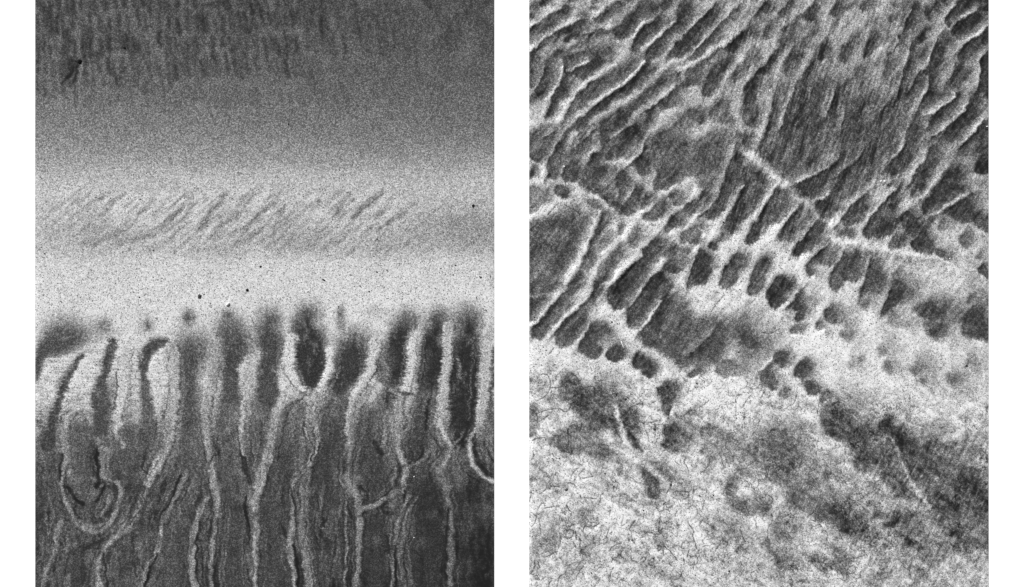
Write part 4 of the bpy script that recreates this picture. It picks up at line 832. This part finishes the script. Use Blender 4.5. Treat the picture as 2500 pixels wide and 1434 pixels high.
regions = [(1300, 1500, 900, 1430, 80), (1500, 1760, 1140, 1430, 95), (1700, 2060, 980, 1400, 120), (2040, 2380, 1080, 1400, 75), (1560, 1900, 880, 1120, 40), (1296, 1480, 480, 700, 26), (1400, 1540, 380, 520, 22), (1660, 1800, 780, 940, 22), (2040, 2300, 860, 1080, 26), (1560, 1680, 420, 560, 16)]
for x0, x1, y0, y1, n in regions:
    for k in range(int(n * 1.7)):
        x, y = rr.uniform(x0, x1), rr.uniform(y0, y1)
        a = rr.uniform(0, 6.28); curl = rr.uniform(-.6, .6); q = [(x, y)]
        for i in range(rr.randint(4, 15)):
            curl = curl * .6 + rr.uniform(-.42, .42); a += curl + (rr.uniform(-1.3, 1.3) if rr.random() < .16 else 0)
            x += 3.0 * math.cos(a); y += 3.0 * math.sin(a); q.append((x, y))
        TR.append((q, rr.uniform(1.3, 2.1), rr.uniform(.18, .5)))
rimH = np.zeros_like(Bd.H)
for q, w, o in TR:
    if len(q) < 2: continue
    Pq = np.array(q)
    if len(Pq) > 2: Pq = chaikin(Pq, False, 1)
    win = Bd.window(Pq, 7)
    if win is None: continue
    # trails keep their own thin line: only the fine half of the warp
    x = Bd.X[win] + .45 * (Bd.Wx[win] - Bd.X[win]); y = Bd.Y[win] + .45 * (Bd.Wy[win] - Bd.Y[win])
    best = np.full(x.shape, 1e9)
    for (ax, ay), (bx, by) in zip(Pq[:-1], Pq[1:]):
        ex, ey = bx - ax, by - ay
        t = np.clip(((x - ax) * ex + (y - ay) * ey) / (ex * ex + ey * ey + 1e-9), 0, 1)
        np.minimum(best, np.hypot(x - ax - t * ex, y - ay - t * ey), out=best)
    a = np.clip(1.25 - best / (w * .62), 0, 1) * o
    Bd.T[win] = Bd.T[win] * (1 - a) + .20 * a  # shade of the groove painted into the tone
    rimH[win] += -.9 * a + .5 * o * np.exp(-((best - w * 1.5) / 1.4) ** 2)
Bd.H += rimH

# ------------------------------------------------------------------ build the meshes
def lin(t):
    t = np.clip(t, 0.0, 1.0)
    return np.where(t <= 0.04045, t / 12.92, ((t + 0.055) / 1.055) ** 2.4)


TUNE = {'A': (1.06, -0.02), 'B': (1.2, -0.085)}


def finish(bed, name, mat, relief, key):
    T = np.clip(bed.T * TUNE[key][0] + TUNE[key][1], 0.06, 0.93)
    share = np.clip((lin(T) / K - A_DARK) / (A_LIGHT - A_DARK), 0.0, 1.25)
    st = bed.step
    Z = relief * gauss(T, 5.0 / st) + 1.0 * gauss(bed.H, 2.0 / st)
    Z = Z + 0.5 * fbm(901, bed.X / 40, bed.Y / 40, 3) + 0.30 * fbm(905, bed.X / 9, bed.Y / 9, 2) + 0.10 * fbm(909, bed.X / 3.4, bed.Y / 3.4, 1)
    Z = Z - Z.mean()
    e = np.minimum(bed.X - bed.gx[0], bed.gx[-1] - bed.X)
    Z = Z * smooth(0.12 + e / 14.0) - 0.4
    bed.Z = Z; bed.Tf = T
    # vertical sides: one more ring, 3 cm lower
    gx = np.concatenate([bed.gx[:1], bed.gx, bed.gx[-1:]]); gy = np.concatenate([bed.gy[:1], bed.gy, bed.gy[-1:]])
    XX, YY = np.meshgrid(gx, gy)
    ZZ = np.pad(Z, 1, mode='edge'); SS = np.pad(share, 1, mode='edge')
    ZZ[0, :] = ZZ[-1, :] = -29.0; ZZ[:, 0] = ZZ[:, -1] = -29.0
    ny, nx = XX.shape
    co = np.empty((ny * nx, 3), np.float32)
    co[:, 0] = wx(XX).ravel(); co[:, 1] = wy(YY).ravel(); co[:, 2] = (ZZ * U).ravel()
    idx = np.arange(ny * nx).reshape(ny, nx)
    quads = np.stack([idx[:-1, :-1], idx[1:, :-1], idx[1:, 1:], idx[:-1, 1:]], -1).reshape(-1).astype(np.int32)
    nf = len(quads) // 4
    me = bpy.data.meshes.new(name)
    me.vertices.add(ny * nx); me.vertices.foreach_set('co', co.ravel())
    me.loops.add(len(quads)); me.loops.foreach_set('vertex_index', quads)
    me.polygons.add(nf); me.polygons.foreach_set('loop_start', np.arange(0, nf * 4, 4, dtype=np.int32))
    me.polygons.foreach_set('loop_total', np.full(nf, 4, np.int32))
    me.update(calc_edges=True)
    me.polygons.foreach_set('use_smooth', np.ones(nf, bool))
    at = me.attributes.new('sand_and_shade', 'FLOAT', 'POINT')
    at.data.foreach_set('value', SS.ravel().astype(np.float32))
    me.materials.append(mat)
    o = bpy.data.objects.new(name, me)
    o['kind'] = 'structure'
    S.collection.objects.link(o)
    return o


def mesh_obj(name, verts, faces, mat, smooth_=False):
    me = bpy.data.meshes.new(name)
    me.from_pydata(verts, [], faces)
    me.update()
    if smooth_: me.polygons.foreach_set('use_smooth', [True] * len(me.polygons))
    if mat: me.materials.append(mat)
    o = bpy.data.objects.new(name, me)
    S.collection.objects.link(o)
    return o


# white picture margins, added as a board with two openings; the ground it lies on
def picture_margin():
    xs = [-2.6, wx(86), wx(1207), wx(1292), wx(2414), 2.6]
    ys = [-2.0, wy(1468), wy(-34), 2.0]
    top, bot = 0.0, -0.029
    v, f = [], []
    n = {}
    for k, z in enumerate((top, bot)):
        for j, y in enumerate(ys):
            for i, x in enumerate(xs):
                n[i, j, k] = len(v); v.append((x, y, z))
    holes = {(1, 1), (3, 1)}
    for j in range(3):
        for i in range(5):
            if (i, j) in holes:
                a = [(i, j), (i + 1, j), (i + 1, j + 1), (i, j + 1)]
                for q in range(4):
                    p0, p1 = a[q], a[(q + 1) % 4]
                    f.append((n[p0 + (0,)], n[p1 + (0,)], n[p1 + (1,)], n[p0 + (1,)]))
                continue
            f.append((n[i, j, 0], n[i + 1, j, 0], n[i + 1, j + 1, 0], n[i, j + 1, 0]))
            f.append((n[i, j, 1], n[i, j + 1, 1], n[i + 1, j + 1, 1], n[i + 1, j, 1]))
    for i in range(5):
        f.append((n[i, 0, 0], n[i, 0, 1], n[i + 1, 0, 1], n[i + 1, 0, 0]))
        f.append((n[i, 3, 0], n[i + 1, 3, 0], n[i + 1, 3, 1], n[i, 3, 1]))
    for j in range(3):
        f.append((n[0, j, 0], n[0, j + 1, 0], n[0, j + 1, 1], n[0, j, 1]))
        f.append((n[5, j, 0], n[5, j, 1], n[5, j + 1, 1], n[5, j + 1, 0]))
    o = mesh_obj('white_margin', v, f, M_MARGIN)
    o['kind'] = 'structure'
    return o


g = mesh_obj('ground', [(-60, -60, -0.034), (60, -60, -0.034), (60, 60, -0.034), (-60, 60, -0.034)], [(0, 1, 2, 3)], M_GROUND)
g['kind'] = 'structure'
picture_margin()
finish(A, 'sand', M_SAND1, 5.0, 'A')
finish(Bd, 'sand', M_SAND2, 9.0, 'B')


def surf(x, y):
    bed = A if x < 1250 else Bd
    i = int(np.clip(round((x - bed.gx[0]) / bed.step), 0, len(bed.gx) - 1)); j = int(np.clip(round((y - bed.gy[0]) / bed.step), 0, len(bed.gy) - 1))
    return float(bed.Z[j, i])


# ------------------------------------------------------------------ loose coarse grains, uncountable
def specks(bed, n, seed, name):
    r = np.random.default_rng(seed)
    x = r.uniform(bed.gx[0] + 5, bed.gx[-1] - 5, n * 3); y = r.uniform(-20, 1454, n * 3)
    i = np.round((x - bed.gx[0]) / bed.step).astype(int); j = np.round((y - bed.gy[0]) / bed.step).astype(int)
    t = bed.Tf[j, i]
    clump = fbm(seed, x / 40, y / 40, 2)
    keep = r.random(n * 3) < np.clip((t - .45) * 2.2, 0.02, 1) * np.clip(.55 + 1.1 * clump, .1, 1)
    x, y, i, j = x[keep][:n], y[keep][:n], i[keep][:n], j[keep][:n]
    m = len(x)
    z = bed.Z[j, i]
    s = 0.75 + 0.95 * r.random(m) ** 3
    rot = r.uniform(0, 6.28, m); el = r.uniform(.7, 1.5, m)
    base = np.array([(1, 0, 0), (0, 1, 0), (-1, 0, 0), (0, -1, 0), (0.1, 0.1, .8), (0, 0, -.8)])
    c, sn = np.cos(rot)[:, None], np.sin(rot)[:, None]
    bx = base[None, :, 0] * el[:, None]; by = base[None, :, 1] / el[:, None]
    vx = x[:, None] + s[:, None] * (bx * c - by * sn); vy = y[:, None] + s[:, None] * (bx * sn + by * c)
    vz = z[:, None] + s[:, None] * base[None, :, 2] + .3
    co = np.stack([wx(vx), wy(vy), vz * U], -1).reshape(-1, 3)
    fb = np.array([(0, 4, 1), (1, 4, 2), (2, 4, 3), (3, 4, 0), (1, 5, 0), (2, 5, 1), (3, 5, 2), (0, 5, 3)])
    fa = (fb[None] + (np.arange(m) * 6)[:, None, None]).reshape(-1, 3)
    o = mesh_obj(name, co.tolist(), fa.tolist(), M_SPECK)
    o['kind'] = 'stuff'
    o['label'] = ('dark coarse grains peppered over the pale smooth sand band' if bed is A else 'dark coarse grains peppered over the pale ridged sand')
    o['category'] = 'grains'


specks(A, 4500, 71, 'coarse_grains')
specks(Bd, 4500, 72, 'coarse_grains')


# ------------------------------------------------------------------ pebbles, shells and bits that lie on the sand
def rock_mesh(name, rx, ry, rz, rot, seed, mat, rough=.22, sharp=0.0):
    """irregular stone: a subdivided icosahedron pushed about by noise, cut by a few flat faces"""
    import bmesh
    bm = bmesh.new()
    bmesh.ops.create_icosphere(bm, subdivisions=2, radius=1.0)
    r = random.Random(seed)
    cuts = []
    for k in range(7):
        a, b = r.uniform(0, 6.28), r.uniform(-.5, 1.2)
        cuts.append((math.cos(a) * math.cos(b), math.sin(a) * math.cos(b), math.sin(b), r.uniform(.72, .95)))
    ph = [r.uniform(0, 6.28) for _ in range(6)]
    for vv in bm.verts:
        x, y, z = vv.co
        k = 1 + rough * (math.sin(2.3 * x + ph[0]) * math.cos(2.1 * y + ph[1]) + .6 * math.sin(4.1 * y + ph[2]) * math.sin(3.7 * z + ph[3]) + .3 * math.sin(6.5 * x + ph[4]))
        x, y, z = x * k, y * k, z * k
        for cx, cy, cz, d in cuts:
            s = x * cx + y * cy + z * cz - d
            if s > 0: x -= cx * s; y -= cy * s; z -= cz * s
        c, sn = math.cos(rot), math.sin(rot)
        x, y, z = x * rx, y * ry, z * rz
        vv.co = ((x * c + y * sn) * U, (x * sn - y * c) * U, z * U)
    bmesh.ops.recalc_face_normals(bm, faces=bm.faces)
    me = bpy.data.meshes.new(name)
    bm.to_mesh(me); bm.free()
    me.materials.append(mat)
    return me


def stone(x, y, rx, ry, rot, label, mat=None, name='pebble', cat='pebble', group=None, rz=None, sink=.25, rough=.2):
    mat = mat or M_BLACK
    rz = rz if rz else .75 * min(rx, ry)
    me = rock_mesh(name, rx, ry, rz, math.radians(rot), int(x * 7 + y * 13), mat, rough)
    o = bpy.data.objects.new(name, me)
    o.location = (wx(x), wy(y), (surf(x, y) + rz * (1 - 2 * sink) * .5 + .2) * U)
    o['label'] = label; o['category'] = cat
    if group: o['group'] = group
    S.collection.objects.link(o)
    return o


GP = 'dark pebbles scattered on the sand'
GS = 'white shell chips lying on the sand'
# smooth band with dark fingers
stone(194, 150, 6.2, 5.2, 15, 'largest black pebble, at the head of two dark streaks in the grey upper sand', group=GP)
stone(184.5, 150, 1.8, 1.5, 40, 'tiny black pebble touching the left side of the largest black pebble', group=GP)
stone(187, 163, 1.9, 1.4, 60, 'tiny black pebble just below the largest black pebble, on its dark streak', group=GP)
stone(303.5, 117, 3.4, 3.0, -30, 'round black pebble with a dark scratch trailing to its left, on grey upper sand', group=GP)
stone(487, 724, 4.6, 5.4, 10, 'rough dark grey pebble left of the white shell chip', M_GREY, group=GP, rough=.3)
stone(604, 709, 4.4, 3.6, 40, 'angular jet black pebble right of and above the white shell chip', group=GP)
stone(790, 684, 4.4, 2.1, -14, 'long flat black pebble lying level on the pale band, above the seventh dark finger', group=GP)
stone(1155.5, 502.5, 4.6, 3.2, 35, 'black pebble on speckled grey sand by the right edge of the smooth bed', group=GP)
stone(506.5, 552.5, 3.4, 1.4, -6, 'thin black sliver among the faint ripples of the pale band', group=GP)
stone(636.5, 651, 2.9, 2.1, -10, 'small black pebble on the pale band above the angular jet black pebble', group=GP)
stone(1173.5, 677.5, 3.0, 2.7, -35, 'small dark grey pebble nearest the right edge, below the speckled grey patch', M_GREY, group=GP)
stone(1112, 648, 2.5, 2.2, 0, 'small grey pebble at the foot of the speckled grey patch', M_GREY, group=GP)
stone(1076, 656, 1.8, 1.5, 20, 'tiny dark pebble left of the small grey pebble under the speckled patch', M_GREY, group=GP)
stone(1106, 671, 1.7, 1.5, 0, 'tiny dark pebble just under the small grey pebble below the speckled patch', M_GREY, group=GP)
stone(901.5, 712.5, 2.2, 1.9, 0, 'round black pebble on the pale band above the eighth dark finger', group=GP)
stone(920.5, 665, 2.1, 1.8, 0, 'round black pebble on the pale band just under the grey ripple zone', group=GP)
stone(944, 660, 1.4, 1.3, 0, 'tiny black pebble beside the round one just under the grey ripple zone', group=GP)
stone(920, 583.5, 2.3, 2.0, 0, 'dark grey pebble amid the faint ripples, right of centre', M_GREY, group=GP)
stone(109, 619, 2.3, 1.9, 0, 'dark grey pebble beside the left edge of the pale band', M_GREY, group=GP)
stone(341, 726, 2.2, 1.7, 30, 'small black pebble above the spot at the head of the third dark finger', group=GP)
stone(361, 705, 1.7, 1.3, -10, 'tiny black pebble above and right of the one over the third finger', group=GP)
stone(386, 683.5, 1.8, 1.5, 0, 'tiny grey pebble on the bare pale band between the sliver and the third finger', M_GREY, group=GP)
stone(206, 364, 1.8, 1.5, 10, 'tiny black pebble where the grey sand turns pale on the left', group=GP)
stone(704.5, 303.5, 2.1, 1.7, 0, 'tiny black pebble with a faint line to its right on mid grey sand', group=GP)
stone(964, 116, 1.9, 1.3, 20, 'tiny black pebble alone on the dark grey upper right sand', group=GP)
stone(762, 386, 1.6, 1.2, 0, 'tiny black pebble where the grey sand turns pale, near the middle', group=GP)
stone(829, 415.5, 1.9, 1.3, -20, 'tiny black sliver at the upper rim of the pale band', group=GP)
stone(375, 612, 1.8, 1.6, 0, 'tiny black pebble below the faint ripples, left of the middle', group=GP)
stone(960, 771, 1.5, 1.3, 0, 'tiny black pebble just above the ninth dark finger', group=GP)
stone(1187, 759, 1.7, 1.5, 0, 'tiny black pebble between the last dark finger and the right edge', group=GP)
stone(1186, 584, 1.4, 1.6, 0, 'tiny black pebble at the right edge of the speckled grey patch', group=GP)
stone(556, 743.5, 6.0, 3.0, 42, 'white pointed shell chip casting a small shadow on the pale band', M_SHELL, 'shell_chip', 'shell', GS, rz=4.0, sink=.1, rough=.12)
stone(1011, 1164, 2.4, 1.1, 35, 'white shell speck in dark sand beneath the fork of two pale crests', M_SHELL, 'shell_chip', 'shell', GS)
stone(1011, 1313, 2.0, 1.1, 15, 'white shell speck in dark sand low down near the bottom right of the smooth bed', M_SHELL, 'shell_chip', 'shell', GS)
# ridged bed
stone(1314.5, 661, 2.4, 1.6, -45, 'black pebble at the left edge on the broad grey hollow of the ridged sand', group=GP)
stone(1493.5, 786.5, 2.4, 2.2, 0, 'round black pebble on bright sand between two dark lobed hollows', group=GP)
stone(1305, 776, 1.8, 1.5, 0, 'tiny black pebble on the crest at the far left of the ridged bed', group=GP)
stone(1354.5, 890.5, 1.8, 1.6, 0, 'small black pebble above the looping trails on bright sand', group=GP)
stone(1514, 1029, 1.5, 1.3, 0, 'tiny black pebble beside the narrow pale furrow', group=GP)
stone(1700.5, 936, 2.3, 2.2, 0, 'round black pebble on bright sand just below the big mottled hollow', group=GP)
stone(1803.5, 860, 2.4, 1.7, 10, 'black pebble inside the pale notch of the big mottled hollow', group=GP)
stone(1886, 908.5, 2.4, 1.7, -30, 'black pebble between two small dark hollows at the crook of a crest', group=GP)
stone(1848, 923, 2.0, 1.4, 10, 'black pebble on the crest left of the wedge shaped dark hollow', group=GP)
stone(1766, 543, 1.9, 2.2, 0, 'small black pebble on bright sand between three dark hollows', group=GP)
stone(1919, 616, 1.9, 1.5, 0, 'tiny black pebble on the speckled bright shelf, right of centre', group=GP)
stone(1926, 635, 1.7, 1.9, 20, 'tiny black pebble below another on the speckled bright shelf', group=GP)
stone(1674.5, 664, 1.6, 1.4, 0, 'tiny black pebble on bright sand left of a tall dark hollow', group=GP)
stone(2260, 340.5, 2.4, 1.8, -10, 'dark grey pebble on the pale junction between leaf shaped hollows', M_GREY, group=GP)
stone(2263.5, 475.5, 1.8, 1.6, 0, 'small black pebble on the pale crest between two long hollows', group=GP)
stone(2284, 545, 1.5, 1.3, 0, 'tiny black pebble on pale sand below the long dark hollow', group=GP)
stone(2114, 638, 1.8, 1.6, 0, 'small black pebble on the bright ledge above twin hollows', group=GP)
stone(2207, 638, 2.0, 1.5, -30, 'black pebble on the smooth pale flat under the row of hollows', group=GP)
stone(2242, 671.5, 1.5, 1.3, 0, 'tiny black pebble alone on the smooth pale flat', group=GP)
stone(2087, 712, 2.0, 1.6, 20, 'black pebble on bright sand at the tip of a dark hollow', group=GP)
stone(2185, 825.5, 1.9, 1.5, 0, 'black pebble on bright sand above a faint grey hollow', group=GP)
stone(2101, 786, 1.5, 1.3, 0, 'tiny black pebble on bright speckled sand left of the faint grey hollow', group=GP)
stone(2359.5, 894, 3.6, 2.4, 10, 'egg shaped black pebble with a grey smudge above it near the right edge', group=GP)
stone(2237, 759, 2.2, 1.3, 20, 'dark pebble over a pale chip beside a dark smudge at right', group=GP)
stone(2234.5, 768, 1.9, 1.5, 0, 'grey white chip just under a dark pebble beside a dark smudge', M_SHELL, 'shell_chip', 'shell', GS)
stone(2384, 1047.5, 2.4, 1.4, -35, 'black pebble near the right edge on lower grey speckled sand', group=GP)
stone(1383, 1195.5, 4.4, 3.2, 25, 'ragged dark pebble among the trails on the bright lower left sand', M_GREY, group=GP, rough=.32)
stone(1416, 1211, 1.6, 2.6, 0, 'small upright dark pebble right of the ragged dark pebble', M_GREY, group=GP)
stone(1476.5, 1156, 2.1, 1.8, 30, 'black pebble on bright sand left of the pale furrow foot', group=GP)
stone(1379, 1255.5, 1.6, 2.1, 15, 'small black pebble under the ragged dark pebble', group=GP)
stone(1365, 1119, 1.8, 1.4, 0, 'small black pebble at the lower rim of the grey trail patch', group=GP)
stone(1444, 1399, 2.0, 1.8, 0, 'black pebble on pale sand close to the bottom edge', group=GP)
stone(1638, 1184, 2.2, 2.4, -20, 'dark pebble at the end of a curved trail by the furrow tip', group=GP)
stone(1570.5, 1246.5, 1.9, 2.0, 0, 'black pebble on bare bright sand under the furrow', group=GP)
stone(1625, 1226.5, 1.7, 1.3, 0, 'tiny black pebble below the pebble at the furrow tip', group=GP)
stone(1617, 1394, 1.6, 1.8, 0, 'tiny black pebble right of a looped trail near the bottom', group=GP)
stone(1779.5, 1395, 2.0, 2.4, 0, 'black pebble on pale trailed sand near the bottom middle', group=GP)
stone(1741, 1209.5, 1.7, 1.9, 0, 'small black pebble on smooth grey sand left of the hooked hollow', group=GP)
stone(1697, 1404, 2.0, 1.5, 0, 'black pebble near the bottom, left of another on pale trailed sand', group=GP)
stone(1531.5, 1143, 1.5, 3.6, -12, 'white sliver of shell on the pale furrow, stood on end', M_SHELL, 'shell_chip', 'shell', GS, rz=1.6)
stone(2151, 442.5, 3.2, 2.0, 25, 'white shell chip, left one of a pair in the dark combed hollow', M_SHELL, 'shell_chip', 'shell', GS)
stone(2159.5, 443, 3.0, 2.2, -20, 'white shell chip, right one of a pair in the dark combed hollow', M_SHELL, 'shell_chip', 'shell', GS)
stone(1879.5, 221.5, 1.6, 2.6, -5, 'white shell chip in a dark smudge of the upper ridged sand', M_SHELL, 'shell_chip', 'shell', GS)
stone(1896, 189, 1.9, 1.4, 10, 'white shell speck above another at the edge of the combed hollow', M_SHELL, 'shell_chip', 'shell', GS)
stone(2319, 631.5, 2.2, 1.2, 35, 'white shell speck at the lower tip of a long dark hollow near the right', M_SHELL, 'shell_chip', 'shell', GS)
stone(2272, 916, 1.8, 1.6, 0, 'white shell speck on pale sand between faint smudges at right', M_SHELL, 'shell_chip', 'shell', GS)
stone(1373.5, 165.5, 1.5, 3.4, -5, 'small white shell sliver at the top of a thin crest at upper left', M_SHELL, 'shell_chip', 'shell', GS)
stone(1377.5, 406.5, 2.0, 2.4, 20, 'white shell speck in the notch between two dark hollows at left', M_SHELL, 'shell_chip', 'shell', GS)


# a hollow shell ring and a worm tube
def tube(points, r, name, label, cat, mat, closed=False):
    import bmesh
    bm = bmesh.new()
    rings = []
    n = len(points)
    for i, (x, y) in enumerate(points):
        if closed: a, b = points[i - 1], points[(i + 1) % n]
        else: a, b = points[max(0, i - 1)], points[min(n - 1, i + 1)]
        dx, dy = b[0] - a[0], b[1] - a[1]; L = math.hypot(dx, dy) or 1
        nx_, ny_ = -dy / L, dx / L
        z = surf(x, y) + r * .6
        rings.append([bm.verts.new((wx(x + nx_ * r * math.cos(t)), wy(y + ny_ * r * math.cos(t)), (z + r * math.sin(t)) * U)) for t in [k * math.pi / 4 for k in range(8)]])
    for i in range(n if closed else n - 1):
        p, q = rings[i], rings[(i + 1) % n]
        for k in range(8): bm.faces.new((p[k], p[(k + 1) % 8], q[(k + 1) % 8], q[k]))
    if not closed:
        bm.faces.new(rings[0]); bm.faces.new(rings[-1])
    bmesh.ops.recalc_face_normals(bm, faces=bm.faces)
    me = bpy.data.meshes.new(name); bm.to_mesh(me); bm.free()
    me.polygons.foreach_set('use_smooth', [True] * len(me.polygons))
    me.materials.append(mat)
    o = bpy.data.objects.new(name, me); S.collection.objects.link(o)
    o['label'] = label; o['category'] = cat
    return o


tube([(1508.7 + 2.6 * math.cos(k * .6283), 102.2 + 2.6 * math.sin(k * .6283)) for k in range(10)], .75, 'shell_ring', 'tiny pale ring of shell on sand between upper left hollows', 'shell', M_SHELL, True)
tube([(1516.5, 833.5), (1518.5, 839), (1521, 845.5), (1523, 851.5)], 1.0, 'worm_tube', 'slim white tube lying aslant on bright sand by a lobed hollow', 'worm tube', M_SHELL)
tube([(2408, 309.5), (2410.5, 308.6), (2412.8, 309.4)], .9, 'worm_tube', 'short pale curled tube at the right edge of the ridged bed', 'worm tube', M_SHELL)
